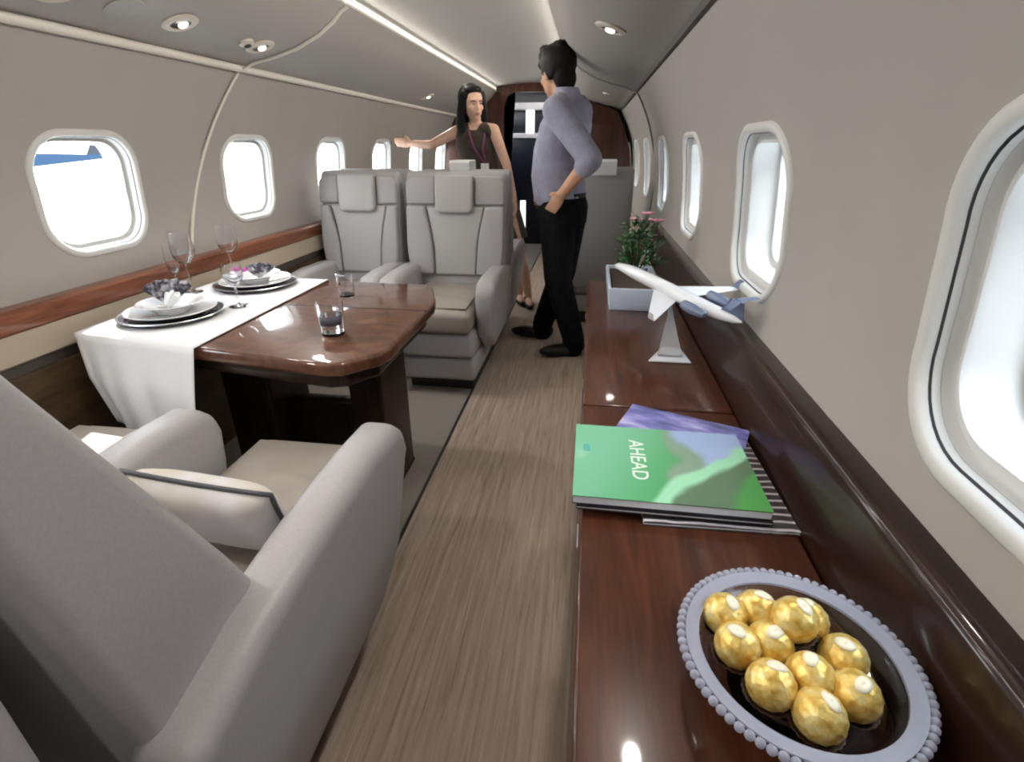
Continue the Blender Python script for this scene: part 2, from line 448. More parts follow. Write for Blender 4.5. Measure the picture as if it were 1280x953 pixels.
def spot(y, side, x, label):
    p, n = panel_frame(side, x); p.y = y
    t = thing('ceiling_spotlight', label, 'light', group='spotlights in the overhead panels')
    orient(t, p+n*.001, n)
    obj('flange', lathe(B(), [(.034, .000), (.054, .000), (.056, .004), (.050, .008), (.036, .010), (.031, .006)], 32), M['flange'], t, angle=50)
    obj('cup', lathe(B(), [(.0, .001), (.031, .001), (.031, .007), (.026, .005), (.0, .003)], 28), M['lampdark'], t, angle=50)
    bm = B(); ball(bm, (0, .010, .007), (.017, .011, .008), 3); obj('lens', bm, M['bulb'], t)
    return t
for y, xx, lab in ((1.36, .70, 'round spotlight cut off by the top edge of the picture, left overhead panel'),
               (1.76, .68, 'round spotlight just beyond the grey speaker on the left overhead panel'),
               (2.19, .68, 'round spotlight beside the pale ring joint on the left overhead panel'),
               (4.45, .68, 'small far spotlight above the head of the woman on the left overhead panel')):
    spot(y, -1, xx, lab)
for y in (-.35, .45): spot(y, -1, .68, 'spotlight added out of view on the left overhead panel for more light')  # this row and the next: unseen fixtures added to brighten the near cabin
for y in (-.4, .85): spot(y, 1, .66, 'spotlight added out of view on the right overhead panel for more light')
spot(2.07, 1, .66, 'round spotlight on the right overhead panel above the dark trim line')
p, n = panel_frame(1, .70); p.y = 4.3
t = thing('air_outlet', 'small round outlet on the right overhead panel beside the far closet', 'air outlet'); orient(t, p+n*.001, n)
obj('ring', lathe(B(), [(.012, 0), (.026, 0), (.026, .006), (.014, .008)], 20), M['flange'], t, angle=50)
obj('nozzle', lathe(B(), [(0, .001), (.012, .001), (.010, .012), (0, .014)], 16), M['lampdark'], t, angle=50)
p, n = panel_frame(-1, .69); p.y = 1.56
t = thing('speaker', 'round grey speaker grille between two spotlights on the left overhead panel', 'speaker'); orient(t, p+n*.001, n)
obj('grille', lathe(B(), [(0, .0), (.052, .0), (.052, .003), (.046, .004), (0, .005)], 32), mat('grey speaker cloth', (.40, .39, .375), .8), t, angle=50)
p, n = panel_frame(-1, .68); p.y = 2.10
t = thing('air_outlet', 'dark round air outlet next to the spotlight by the left ring joint', 'air outlet'); orient(t, p+n*.001, n)
obj('ring', lathe(B(), [(.010, 0), (.028, 0), (.028, .008), (.014, .014)], 20), M['flange'], t, angle=50)
obj('nozzle', lathe(B(), [(0, .001), (.010, .001), (.014, .018), (0, .022)], 16), M['lampdark'], t, angle=50)

# ------------------------------------------------------------------ seats
RECL = dict(front=[(-.060, .46), (-.160, .700), (-.328, 1.06)], rear=[(-.365, 1.095), (-.405, 1.07), (-.400, .93), (-.345, .56), (-.30, .26), (-.16, .26)])
UPR = dict(front=[(-.075, .46), (-.105, .687), (-.155, 1.06)], rear=[(-.18, 1.095), (-.235, 1.085), (-.262, 1.0), (-.262, .60), (-.25, .26), (-.16, .26)])

def make_seat(label, loc, rotz, hw=.275, prof=UPR, depth=.48, arm_back=-.36, group=None, controls=1, puff=1.0, az=0.0, sides=(-1, 1)):
    t = thing('cabin_seat', label, 'seat', loc, rotz, group)
    L, L2 = M['leather'], M['leather2']
    inn = hw-.108
    bm = B(); box(bm, (-inn+.02, -.22, 0), (inn-.02, depth-.13, .085)); obj('base', bm, M['darkplastic'], t, bevel=.015)
    bm = B(); box(bm, (-inn-.006, -.24, .085), (inn+.006, depth-.045, .215)); obj('skirt', bm, L, t, bevel=.025, seg=4)
    bm = B(); box(bm, (-inn-.004, -.24, .219), (inn+.004, depth-.025, .355)); obj('footrest', bm, L, t, bevel=.025, seg=4)
    # cushion with crowned top
    def cush(x0, x1, y0, y1, z0, z1, name, m, crown=.018):
        N = 10; vs, fs = [], []
        for i in range(N+1):
            for j in range(N+1):
                u, v = i/N, j/N
                e = (1-(2*u-1)**4)*(1-(2*v-1)**4)
                vs.append((x0+(x1-x0)*u, y0+(y1-y0)*v, z1-crown+crown*e))
        for i in range(N):
            for j in range(N): fs.append((i*(N+1)+j, (i+1)*(N+1)+j, (i+1)*(N+1)+j+1, i*(N+1)+j+1))
        me_b = B(); vv = [me_b.verts.new(p) for p in vs]
        for f in fs: me_b.faces.new([vv[q] for q in f])
        ext = bmesh.ops.extrude_face_region(me_b, geom=list(me_b.faces))
        for g in ext['geom']:
            if isinstance(g, bmesh.types.BMVert): g.co.z = z0
        return obj(name, me_b, m, t, bevel=.028, seg=4)
    cush(-inn+.003, inn-.003, -.10, depth, .357, .485, 'seat_cushion', M['leathertan'])
    cush(-inn+.03, inn-.03, -.08, depth-.045, .479, .495, 'seat_panel', M['leathertan'], .010)
    # back shell
    poly = prof['front']+prof['rear']
    bw = hw-(.022 if puff else .062)
    bm = B(); prism(bm, poly, 'x', -bw, bw)
    obj('backrest', bm, L, t, bevel=.040, seg=5)
    # pads laid on the front of the back
    (ya, za), (yb, zb) = prof['front'][1], prof['front'][2]
    d = V((0, yb-ya, zb-za)); ln = d.length; d.normalize(); nrm = V((0, d.z, -d.y))
    def at(x, v, h): return V((x, ya, za)) + d*v + nrm*h
    def pad(name, outline, h0, h1, m, bev):
        bm = B(); A = [bm.verts.new(at(x, v, h0)) for x, v in outline]; C = [bm.verts.new(at(x, v, h1*puff)) for x, v in outline]
        n = len(outline); bm.faces.new(A); bm.faces.new(C[::-1])
        for i in range(n): bm.faces.new((A[i], A[(i+1) % n], C[(i+1) % n], C[i]))
        return obj(name, bm, m, t, bevel=bev, seg=4)
    vb = -.155
    top = ln+.005; hd = ln-.145
    if puff:
        side = [(.118, vb), (.125, .0), (.140, .10), (.162, hd-.03), (.165, hd-.008)]
        pad('back_panel', side+[(-x, v) for x, v in reversed(side)], -.012, .020, L2, .012)
        for s in (-1, 1):
            ol = [(.124, vb), (.131, .0), (.146, .10), (.170, hd-.03), (.173, hd-.008), (bw-.006, hd-.008), (bw-.004, .0), (bw-.02, vb)]
            pad('side_bolster', [(s*x, v) for x, v in ol], -.012, .034, L, .014)
            pad('headrest_wing', [(s*x, v) for x, v in [(.112, hd), (bw-.004, hd), (bw-.004, top-.03), (bw-.03, top), (.112, top)]], -.012, .022, L, .012)
        pad('headrest', [(-.106, hd-.03), (-.085, hd-.045), (.085, hd-.045), (.106, hd-.03), (.108, top+.004), (-.108, top+.004)], -.012, .052, L2, .016)
    # armrests
    ap = [(arm_back, .20), (.20, .20), (.335, .30), (.378, .44), (.388, .52), (.372, .575), (.33, .602), (.20, .610), (.0, .605), (-.20, .585), (arm_back, .545)]
    ap = [(y, z+(az if z > .4 else 0)) for y, z in ap]
    for s in sides:
        bm = B(); x0, x1 = s*(inn+.004), s*hw
        prism(bm, ap, 'x', min(x0, x1), max(x0, x1))
        for v in bm.verts:
            if abs(v.co.x) > inn+.02 and v.co.z < .35: v.co.x -= s*.030
        obj('armrest', bm, L, t, bevel=.036, seg=5)
        if controls:
            bm = B(); xi = s*(inn+.003); prism(bm, [(.20, .44), (.32, .44), (.33, .55), (.21, .55)], 'x', xi-.003, xi+.003); obj('seat_control', bm, M['darkplastic'], t, bevel=.002, seg=1)
    return t
GRP = None
make_seat('large cream seat seen from behind in the left foreground, pillow on its cushion', (-.078, .650, 0), 0, .297, RECL, .50, -.37, controls=0, puff=.0, az=.036)
make_seat('cream seat by the left window, mostly hidden behind the foreground seat', (-.660, .650, 0), 0, .282, RECL, .50, -.37, controls=0, puff=.0, az=.036, sides=(-1,))
make_seat('cream seat with padded headrest facing the viewer at the aisle side of the wood table', (-.122, 2.825, 0), PI, .308, UPR, .47, -.25)
make_seat('cream seat with padded headrest facing the viewer on the window side of the table', (-.690, 2.825, 0), PI, .258, UPR, .47, -.25)
make_seat('cream seat turned away directly behind the aisle seat of the table, only its top showing', (-.122, 3.46, 0), 0, .300, UPR, .47, -.25)
make_seat('cream seat turned away behind the window seat of the table, only its top showing', (-.690, 3.46, 0), 0, .262, UPR, .47, -.25)
make_seat('corner of a cream seat back to back with the large foreground seat, bottom left', (-.090, -.040, 0), PI, .275, UPR, .47, -.22)
make_seat('cream seat seen from behind on the right, between the man and the flowers', (.695, 3.98, 0), 0, .240, UPR, .47, -.25)
# white headrest covers
def cover(parent_loc, x0, x1, y0, y1, z0, z1, name, label):
    prof = [(y0, z0), (y0, z1-.012), (y0+.012, z1), (y1-.012, z1), (y1, z1-.012), (y1, z0), (y1-.004, z0), (y1-.004, z1-.014), (y1-.014, z1-.004), (y0+.014, z1-.004), (y0+.004, z1-.014), (y0+.004, z0)]
    o = obj(name, prism(B(), prof, 'x', x0, x1), M['cloth'], angle=40)
    return tag(o, label, 'headrest cover')
cover(None, -.205, -.088, 3.185, 3.385, 1.04, 1.140, 'headrest_cover', 'white headrest cover on the seat in front of the woman')
cover(None, .62, .79, 3.705, 3.905, 1.04, 1.135, 'headrest_cover', 'white headrest cover on the right seat behind the man')

# throw pillow on the foreground seat
def pillow():
    t = thing('throw_pillow', 'cream pillow with dark piping leaning on the foreground seat', 'pillow')
    N = 16; bm = B(); W, H, T = .150, .092, .042
    grid = {}
    for sgn in (1, -1):
        for i in range(N+1):
            for j in range(N+1):
                u, v = 2*i/N-1, 2*j/N-1
                edge = i in (0, N) or j in (0, N)
                if sgn < 0 and edge: grid[(sgn, i, j)] = grid[(1, i, j)]; continue
                pin = 1-.07*(1-v*v)*(abs(u)**3); pin2 = 1-.07*(1-u*u)*(abs(v)**3)
                h = T*((1-u**4)*(1-v**4))**.55
                grid[(sgn, i, j)] = bm.verts.new((u*W*pin, sgn*h, v*H*pin2))
        for i in range(N):
            for j in range(N):
                bm.faces.new((grid[(sgn, i, j)], grid[(sgn, i+1, j)], grid[(sgn, i+1, j+1)], grid[(sgn, i, j+1)]))
    pm = vary(mat('cream pillow cloth', (.62, .59, .55), .8, sheen=.2), 6, [(.4, (.56, .51, .44)), (.6, (.68, .67, .70))], detail=2)
    obj('cover', bm, pm, t, angle=0)
    pts = []
    for k in range(4*12):
        s, f = divmod(k, 12); f = 2*f/12-1
        u, v = ((f, -1), (1, f), (-f, 1), (-1, -f))[s]
        pts.append((u*W*(1-.07*(1-v*v)*abs(u)**3), 0, v*H*(1-.07*(1-u*u)*abs(v)**3)))
    bm = B(); pts.append(pts[0]); tube(bm, pts, .005, 6); obj('piping', bm, M['piping'], t, angle=0)
    t.location = (-.040, .690, .594); t.rotation_euler = (math.radians(20), math.radians(2), math.radians(-3))
    return t
pillow()

# ------------------------------------------------------------------ dining table
TZ = .70
t = thing('dining_table', 'glossy walnut dining table with cut corners between facing seats', 'table', (0, 0, 0))
top = [(-.915, 1.285), (-.05, 1.155), (.0, 1.165), (.075, 1.25), (.088, 1.30), (.088, 1.74), (.078, 1.80), (.015, 1.985), (-.02, 2.015), (-.915, 2.04)]
obj('tabletop', prism(B(), top, 'z', TZ-.042, TZ), M['table'], t, bevel=.012, seg=4)
inn = [(-.90, 1.31), (-.05, 1.18), (.0, 1.20), (.055, 1.28), (.06, 1.72), (.0, 1.97), (-.90, 2.01)]
obj('apron', prism(B(), inn, 'z', TZ-.085, TZ-.043), M['tabledark'], t, bevel=.01)
for i in range(1):
    bm = B(); box(bm, (-.905, 1.655-.003, TZ-.001), (.088, 1.655+.003, TZ+.0006)); obj('leaf_joint', bm, M['tabledark'], t)
for x0, x1, y0, y1 in ((-.66, -.48, 1.52, 1.78), (-.175, -.055, 1.52, 1.78)):
    bm = B(); prism(bm, [(x0-.02, 0), (x1+.01, 0), (x1, .02), (x1, TZ-.087), (x0, TZ-.087), (x0, .02)], 'y', y0, y1); obj('leg', bm, M['tabledark'], t, bevel=.012)
bm = B(); box(bm, (-.478, 1.62, .10), (-.178, 1.68, .34)); obj('stretcher', bm, M['tabledark'], t, bevel=.01)

# tablecloth runner across the window end, hanging down near side
def cloth():
    bm = B(); x0, x1 = -.900, -.450; NX = 46
    cols = []
    nearY = lambda x: 1.285+(x+.915)*(1.155-1.285)/.865
    farY = lambda x: 2.04-(x+.915)*.0279
    rows = []
    for i in range(NX+1):
        u = i/NX; x = x0+(x1-x0)*u
        col = []
        ny, fy = nearY(x), farY(x)
        for k in range(16):                         # near drop, bottom up
            f = k/15; drop = (1-f)*(.285+.03*math.sin(u*7)+.05*u)
            spread = .014+.034*min(1, 2.2*(1-f))
            fold = (.008*math.sin(u*25+1.2*math.sin(u*5))+.008*math.sin(u*11+1))*(1-f)**.8
            xx = x + (1-f)*(.07*(1-u)-.02*u) + .006*math.sin(u*18)*(1-f)
            col.append((xx, ny-spread+fold, TZ+.0035-.012*(k < 15)*0-drop))
        for k in range(12):
            f = (k+1)/12; y = ny+.012+(fy-ny-.024)*f*1.0
            col.append((x, y, TZ+.0042))
        for k in range(8):
            f = (k+1)/8
            col.append((x, fy+.016+.04*f+.006*math.sin(u*20)*f, TZ+.0035-f*.20))
        cols.append([bm.verts.new(p) for p in col])
    for a, c in zip(cols[:-1], cols[1:]):
        for k in range(len(a)-1): bm.faces.new((a[k], c[k], c[k+1], a[k+1]))
    o = obj('tablecloth', bm, M['cloth'], angle=0)
    md = o.modifiers.new('solid', 'SOLIDIFY'); md.thickness = .0012; md.offset = 1
    return tag(o, 'white tablecloth runner draped over the window end of the wooden table', 'tablecloth')
cloth()
CL = TZ+.0062

def place_setting(x, y, rot, lab1, lab2, lab3, flower=False):
    ch = thing('charger_plate', lab1, 'plate', (x, y, CL), 0)
    obj('dish', lathe(B(), [(0, 0), (.10, 0), (.152, .008), (.155, .012), (.150, .014), (.105, .006), (0, .005)], 48), M['charger'], ch, angle=40)
    obj('rim', lathe(B(), [(.150, .0135), (.155, .0125), (.1575, .0145), (.153, .0165)], 48), M['metal'], ch, angle=60)
    pl = thing('dinner_plate', lab2, 'plate', (x, y, CL+.0062), 0)
    obj('dish', lathe(B(), [(0, 0), (.075, 0), (.085, .004), (.125, .014), (.135, .020), (.133, .022), (.085, .010), (.07, .006), (0, .006)], 48), M['china'], pl, angle=40)
    bw = thing('soup_bowl', lab3, 'bowl', (x, y, CL+.0062+.0065), 0)
    obj('dish', lathe(B(), [(0, 0), (.045, 0), (.052, .010), (.085, .030), (.098, .034), (.096, .037), (.080, .034), (.05, .014), (0, .010)], 40), M['china'], bw, angle=40)
    return CL+.0062+.0065
# folded napkins etc
M['napdark'] = vary(mat('dark patterned napkin', (.10, .10, .13), .8), 40, [(.42, (.03, .03, .045)), (.52, (.20, .19, .22)), (.62, (.55, .54, .56))], detail=2)
def napkin(name, x, y, z, rot, m, label, s=1.0, h=.05):
    t = thing(name, label, 'napkin', (x, y, z), rot)
    bm = B()
    for k in range(5):                              # fan of folded leaves
        a = math.radians(-36+18*k)
        w = .030*s
        c0 = V((0, -.03*s, 0)); d = V((math.sin(a)*.085*s, .035*s, math.cos(a)*h)); n_ = V((math.cos(a), 0, -math.sin(a)))
        p = [c0-n_*.004, c0+n_*.004, c0+d+n_*w*.55, c0+d*1.12, c0+d-n_*w*.55]
        th = V((0, .006, 0)); off = V((0, .011*(k % 2), 0))
        A = [bm.verts.new(q+off) for q in p]; C = [bm.verts.new(q+off+th) for q in p]
        bm.faces.new(A); bm.faces.new(C[::-1])
        for i in range(5): bm.faces.new((A[i], A[(i+1) % 5], C[(i+1) % 5], C[i]))
    obj('folded_cloth', bm, m, t, angle=20)
    bm = B(); tube(bm, [(.010*math.cos(q), -.030*s+.012*math.sin(q), .010) for q in [2*PI*i/16 for i in range(17)]], .004, 6); obj('napkin_ring', bm, M['metal'], t, angle=0)
    return t
z = place_setting(-.725, 1.465, 0, 'dark rimmed charger plate at the near place setting on the white cloth', 'white china plate on the near charger plate', 'white shallow bowl stacked on the near dinner plate')
napkin('folded_napkin', -.752, 1.500, z+.020, .6, M['napdark'], 'dark patterned folded napkin standing in the near bowl', 1.1, .07)
napkin('folded_napkin', -.676, 1.415, z+.032, -.5, M['cloth'], 'small white folded napkin standing in the near bowl', .8, .045)
z = place_setting(-.690, 1.880, 0, 'dark rimmed charger plate at the far place setting near the facing seats', 'white china plate on the far charger plate', 'white shallow bowl stacked on the far dinner plate')
napkin('folded_napkin', -.670, 1.890, z+.024, .3, M['napdark'], 'dark patterned folded napkin in the far bowl beside the purple flower', .9, .045)

# orchid on the far setting
def blossom(name, loc, m, label, s=.02, tilt=0.5, rz=0):
    t = thing(name, label, 'flower', loc, rz)
    for k in range(5):
        a = 2*PI*k/5; bm = B()
        ball(bm, (math.cos(a)*s*.9, math.sin(a)*s*.9, s*.35), (s*.75, s*.52, s*.14), 2, (V((math.cos(a), math.sin(a), .35)).normalized(), V((-math.sin(a), math.cos(a), 0)), V((-math.cos(a)*.35, -math.sin(a)*.35, 1)).normalized()))
        obj('petal', bm, m, t)
    bm = B(); ball(bm, (0, 0, s*.4), (s*.32, s*.32, s*.35), 2); obj('flower_center', bm, mat('yellow flower centre', (.5, .25, .1), .6), t)
    return t
M['orchid'] = mat('purple orchid petals', (.42, .05, .30), .6)
o = blossom('orchid', (-.735, 1.855, z+.042), M['orchid'], 'purple orchid blossom lying on the far place setting', .024)

# glasses
def wine_glass(loc, label, h=.225, r=.038):
    t = thing('wine_glass', label, 'glass', loc)
    obj('foot', lathe(B(), [(0, 0), (.034, 0), (.034, .002), (.012, .005), (.0045, .012), (0, .013)], 28), M['glass'], t, angle=60)
    obj('stem', lathe(B(), [(0, .0135), (.0042, .0135), (.0036, h*.3), (.0050, h*.46), (0, h*.47)], 12), M['glass'], t, angle=60)
    hb = h*.475
    pr = [(0, hb), (r*.5, hb+.006), (r*.92, hb+.030), (r, hb+.055), (r*.86, h), (r*.83, h), (r*.965, hb+.055), (r*.88, hb+.032), (r*.46, hb+.010), (0, hb+.004)]
    obj('bowl', lathe(B(), pr, 32), M['glass'], t, angle=60)
    return t
wine_glass((-.868, 1.745, CL), 'tall wine glass standing behind the near place setting', .225, .040)
wine_glass((-.856, 1.985, CL), 'wine glass beside the far place setting, left of its bowl', .215, .040)
wine_glass((-.845, 1.655, CL), 'slim clear flute glass before the large window at the end of the cloth', .19, .022)
wine_glass((-.575, 1.595, CL), 'clear goblet at the right edge of the near charger plate', .15, .034)
def tumbler(loc, label, h, r, fill):
    t = thing('tumbler', label, 'glass', loc)
    obj('cup', lathe(B(), [(0, 0), (r*.86, 0), (r, h), (r*.93, h), (r*.80, .008), (0, .008)], 32), M['glass'], t, angle=60)
    if fill:
        obj('water', lathe(B(), [(0, .0085), (r*.785, .0085), (r*.86, h*.60), (0, h*.60)], 28), mat('water', (.95, .97, 1), .02, trans=1, ior=1.33), t, angle=60)
        bm = B()
        N = 10
        rings = []
        for zz in (h*.34, h*.62):
            rr = r*(.86+.14*zz/h)+.0006
            rings.append([(rr*math.cos(a), rr*math.sin(a), zz) for a in [math.radians(-125+110*i/N) for i in range(N+1)]])
        loft(bm, rings, cap=False, closed=False); o = obj('printed_band', bm, mat('dark grey printed band', (.10, .10, .13), .5), t, angle=60)
        md = o.modifiers.new('s', 'SOLIDIFY'); md.thickness = .0006; md.offset = 1
    return t
tumbler((-.125, 1.385, TZ), 'clear water tumbler with a dark printed band on the bare wood', .100, .040, True)
tumbler((-.270, 1.800, TZ), 'small empty tumbler further back on the wood table', .085, .032, False)

# ------------------------------------------------------------------ credenza on the right
CRZ = .70; CE = 2.18
cr = thing('credenza', 'long glossy mahogany credenza along the right wall', 'credenza', (0, 0, 0))
bm = B(); prism(bm, [(.652, .06), (.79, .06), (.90, .36), (.93, .655), (.652, .655)], 'y', -.74, CE-.02); obj('cabinet_body', bm, M['credrim'], cr, bevel=.006)
bm = B(); prism(bm, [(.668, 0), (.80, 0), (.80, .058), (.668, .058)], 'y', -.74, CE-.05); obj('plinth', bm, M['darkplastic'], cr)
bm = B(); box(bm, (.634, -.74, .657), (.955, 1.018, CRZ)); obj('top', bm, M['cred'], cr, bevel=.006, seg=3)
bm = B(); box(bm, (.634, 1.024, .657), (.955, CE, CRZ)); obj('top', bm, M['cred'], cr, bevel=.006, seg=3)
for k in range(4):
    y0 = -.52+k*.66
    bm = B(); box(bm, (.642, y0+.01, .09), (.6515, y0+.64, .645)); dr = obj('door', bm, M['credrim'], cr, bevel=.003)
    bm = B(); tube(bm, [(.638, y0+.56, .58), (.638, y0+.62, .58)], .004); obj('handle', bm, M['metal'], dr)
# raised ledge along the wall
struct(obj('trim_8', prism(B(), [(.9565, .662), (.9565, .712), (.962, .735), (.975, .800), (.980, .818), (.990, .826), (1.028, .826), (1.028, .662)], 'y', -.76, 3.05), M['credrim'], bevel=.005, seg=3))

# ------------------------------------------------------------------ books on the credenza
def slab(name, cs, z0, z1, m, parent=None, **k):
    bm = B(); prism(bm, cs, 'z', z0, z1); return obj(name, bm, m, parent, **k)
def book(name, label, cat, c, w, d, ang, z0, th, cover_m, page_m=None):
    t = thing(name, label, cat, (c[0], c[1], z0), ang)
    ct = .0016
    bm = B(); box(bm, (-w/2, -d/2, 0), (w/2, d/2, ct)); obj('back_cover', bm, cover_m if page_m is None else M['bookblack'], t)
    bm = B(); box(bm, (-w/2+.001, -d/2+.001, ct), (w/2-.001, d/2-.001, th-ct)); obj('pages', bm, M['pages'], t)
    bm = B(); box(bm, (-w/2, -d/2, th-ct), (w/2, d/2, th)); fc = obj('front_cover', bm, cover_m, t)
    return t, fc
M['pages'] = mat('white page block', (.86, .87, .90), .7)
M['bookblack'] = mat('black book cover', (.012, .012, .016), .35)
def green_cover():
    m = mat('green glossy cover', (.12, .42, .20), .35, coat=.1, spec=.3)
    n, l, b = nodes(m)
    tc = n.new('ShaderNodeTexCoord'); sep = n.new('ShaderNodeSeparateXYZ'); l.new(tc.outputs['Object'], sep.inputs[0])
    def mth(op, a, c=None):
        x = n.new('ShaderNodeMath'); x.operation = op
        for i, q in enumerate((a, c)):
            if q is None: continue
            if isinstance(q, (int, float)): x.inputs[i].default_value = q
            else: l.new(q, x.inputs[i])
        return x.outputs[0]
    X, Yy = sep.outputs[0], sep.outputs[1]
    def mixc(fac, c1, c2):
        x = n.new('ShaderNodeMix'); x.data_type = 'RGBA'
        l.new(fac, x.inputs['Factor'])
        for q, s in ((c1, 'A'), (c2, 'B')):
            idx = [i for i in x.inputs if i.name == s and i.type == 'RGBA'][0]
            if isinstance(q, tuple): idx.default_value = (*q, 1)
            else: l.new(q, idx)
        return [o for o in x.outputs if o.type == 'RGBA'][0]
    def ss(v, a, c):
        x = n.new('ShaderNodeMapRange'); x.interpolation_type = 'SMOOTHSTEP'
        x.inputs['From Min'].default_value = a; x.inputs['From Max'].default_value = c; l.new(v, x.inputs['Value']); return x.outputs[0]
    g1 = mixc(ss(mth('ADD', X, mth('MULTIPLY', Yy, -.4)), -.12, .06), (.17, .44, .28), (.07, .31, .11))
    # grey stone, bluish flash and leaf shapes on the right half
    no = n.new('ShaderNodeTexNoise'); no.inputs['Scale'].default_value = 9; l.new(tc.outputs['Object'], no.inputs['Vector'])
    Xn = mth('ADD', X, mth('MULTIPLY', mth('SUBTRACT', no.outputs['Fac'], .5), .10))
    g2 = mixc(ss(Xn, .005, .03), g1, (.20, .30, .22))
    g3 = mixc(ss(mth('ADD', Xn, mth('MULTIPLY', Yy, .35)), .055, .085), g2, (.30, .40, .62))
    g4 = mixc(ss(mth('SUBTRACT', mth('SUBTRACT', Xn, .065), Yy), .0, .02), g3, (.30, .62, .40))
    g5 = mixc(ss(mth('SUBTRACT', mth('SUBTRACT', Xn, .105), Yy), .0, .02), g4, (.10, .17, .10))
    g6 = mixc(ss(mth('SUBTRACT', mth('SUBTRACT', Xn, .150), mth('MULTIPLY', Yy, .7)), .0, .03), g5, (.07, .28, .07))
    l.new(g6, b.inputs['Base Color'])
    return m
def stripes_mat(name, c1, c2, scale):
    m = mat(name, c1, .35)
    n, l, b = nodes(m)
    tc = n.new('ShaderNodeTexCoord'); w = n.new('ShaderNodeTexWave'); w.bands_direction = 'Y'; w.inputs['Scale'].default_value = scale; w.inputs['Distortion'].default_value = 2.0; w.inputs['Detail'].default_value = 2
    l.new(tc.outputs['Object'], w.inputs['Vector'])
    r = ramp(n, [(.35, c1), (.75, c1), (.9, c2)]); l.new(w.outputs['Fac'], r.inputs['Fac']); l.new(r.outputs[0], b.inputs['Base Color'])
    return m
M['greencover'] = green_cover()
M['stripecover'] = stripes_mat('grey striped magazine cover', (.06, .05, .055), (.62, .58, .60), 18)
M['bluecover'] = vary(mat('blue violet magazine cover', (.16, .16, .40), .3, coat=.3), 7, [(.36, (.05, .06, .13)), (.48, (.15, .15, .42)), (.6, (.36, .34, .62)), (.7, (.62, .62, .72))], stretch=(1, 3, 1), detail=3)
book('magazine', 'grey magazine with light stripes sticking out right under the green book', 'magazine', (.838, .770), .225, .270, math.radians(2), CRZ+.0003, .0065, M['stripecover'])
book('magazine', 'blue violet magazine peeking out behind the green book', 'magazine', (.812, .872), .235, .210, math.radians(-21), CRZ+.0072, .005, M['bluecover'])
book('book', 'thin black book directly under the green book', 'book', (.772, .745), .287, .208, math.radians(0), CRZ+.0126, .006, M['bookblack'])
gb, fc = book('book', 'green glossy cover book with white lettering on top of the pile', 'book', (.768, .756), .292, .222, math.radians(0), CRZ+.0189, .0155, M['greencover'], 1)
def lettering(txt, size, loc, rz, m, parent, name='lettering'):
    cu = bpy.data.curves.new(name, 'FONT'); cu.body = txt; cu.size = size; cu.align_x = 'CENTER'; cu.align_y = 'CENTER'; cu.extrude = .0002
    tmp = bpy.data.objects.new('tmp', cu); COL.objects.link(tmp)
    dg = bpy.context.evaluated_depsgraph_get(); dg.update()
    me = bpy.data.meshes.new_from_object(tmp.evaluated_get(dg)); bpy.data.objects.remove(tmp)
    me.name = name; me.materials.clear()
    o = link(name, me, m, parent, smooth=False); o.location = loc; o.rotation_euler = (0, 0, rz); return o
M['ink'] = mat('white lettering ink', (.72, .80, .74), .5)
lettering('AHEAD', .037, (-.040, .004, .0158), math.radians(-90), M['ink'], gb)
bm = B(); box(bm, (-.132, .018, .0156), (-.120, .040, .0159)); obj('emblem', bm, mat('teal emblem ink', (.08, .36, .30), .5), gb)

# ------------------------------------------------------------------ glass dish of chocolates
DC = V((.849, .381, CRZ))
M['crystal'] = mat('clear crystal glass', (.93, .95, 1.0), .05, trans=1.0, ior=1.5)
M['crystalrim'] = mat('lavender tinted crystal beads', (.74, .77, .93), .10, trans=.65, ior=1.5)
d = thing('glass_dish', 'footed crystal dish with a beaded rim holding gold chocolates', 'dish', DC)
R = .106
pr = [(0, 0), (.050, 0), (.052, .004), (.026, .012), (.024, .022), (.030, .030), (.080, .034), (.086, .040), (.093, .056), (R, .060), (R, .064), (.091, .061), (.083, .044), (.078, .0385), (0, .0375)]
obj('bowl', lathe(B(), pr, 64), M['crystal'], d, angle=50)
obj('rim_band', lathe(B(), [(.0915, .0620), (.098, .0645), (R-.001, .0650), (R-.001, .0675), (.098, .0670), (.0915, .0650)], 64), M['crystalrim'], d, angle=50)
bm = B()
for k in range(76):
    a = 2*PI*k/76; ball(bm, ((R+.003)*math.cos(a), (R+.003)*math.sin(a), .0645), .0047, 2)
obj('beaded_rim', bm, M['crystalrim'], d, angle=0)

def gold_mat():
    m = mat('crumpled gold foil', (.78, .52, .14), .40, .45)
    n, l, b = nodes(m)
    tc = n.new('ShaderNodeTexCoord'); v = n.new('ShaderNodeTexVoronoi'); v.inputs['Scale'].default_value = 140
    no = n.new('ShaderNodeTexNoise'); no.inputs['Scale'].default_value = 90; l.new(tc.outputs['Object'], v.inputs['Vector']); l.new(tc.outputs['Object'], no.inputs['Vector'])
    bp = n.new('ShaderNodeBump'); bp.inputs['Strength'].default_value = .5; bp.inputs['Distance'].default_value = .002
    l.new(v.outputs['Distance'], bp.inputs['Height']); l.new(bp.outputs[0], b.inputs['Normal'])
    r = ramp(n, [(.35, (.60, .36, .07)), (.5, (.74, .53, .15)), (.7, (.84, .70, .32))]); l.new(no.outputs['Fac'], r.inputs['Fac']); l.new(r.outputs[0], b.inputs['Base Color'])
    return m
M['gold'] = gold_mat()
M['cup'] = mat('brown paper cup', (.055, .025, .012), .6)
M['sticker'] = mat('cream oval sticker', (.85, .80, .62), .4)
CR = .0222
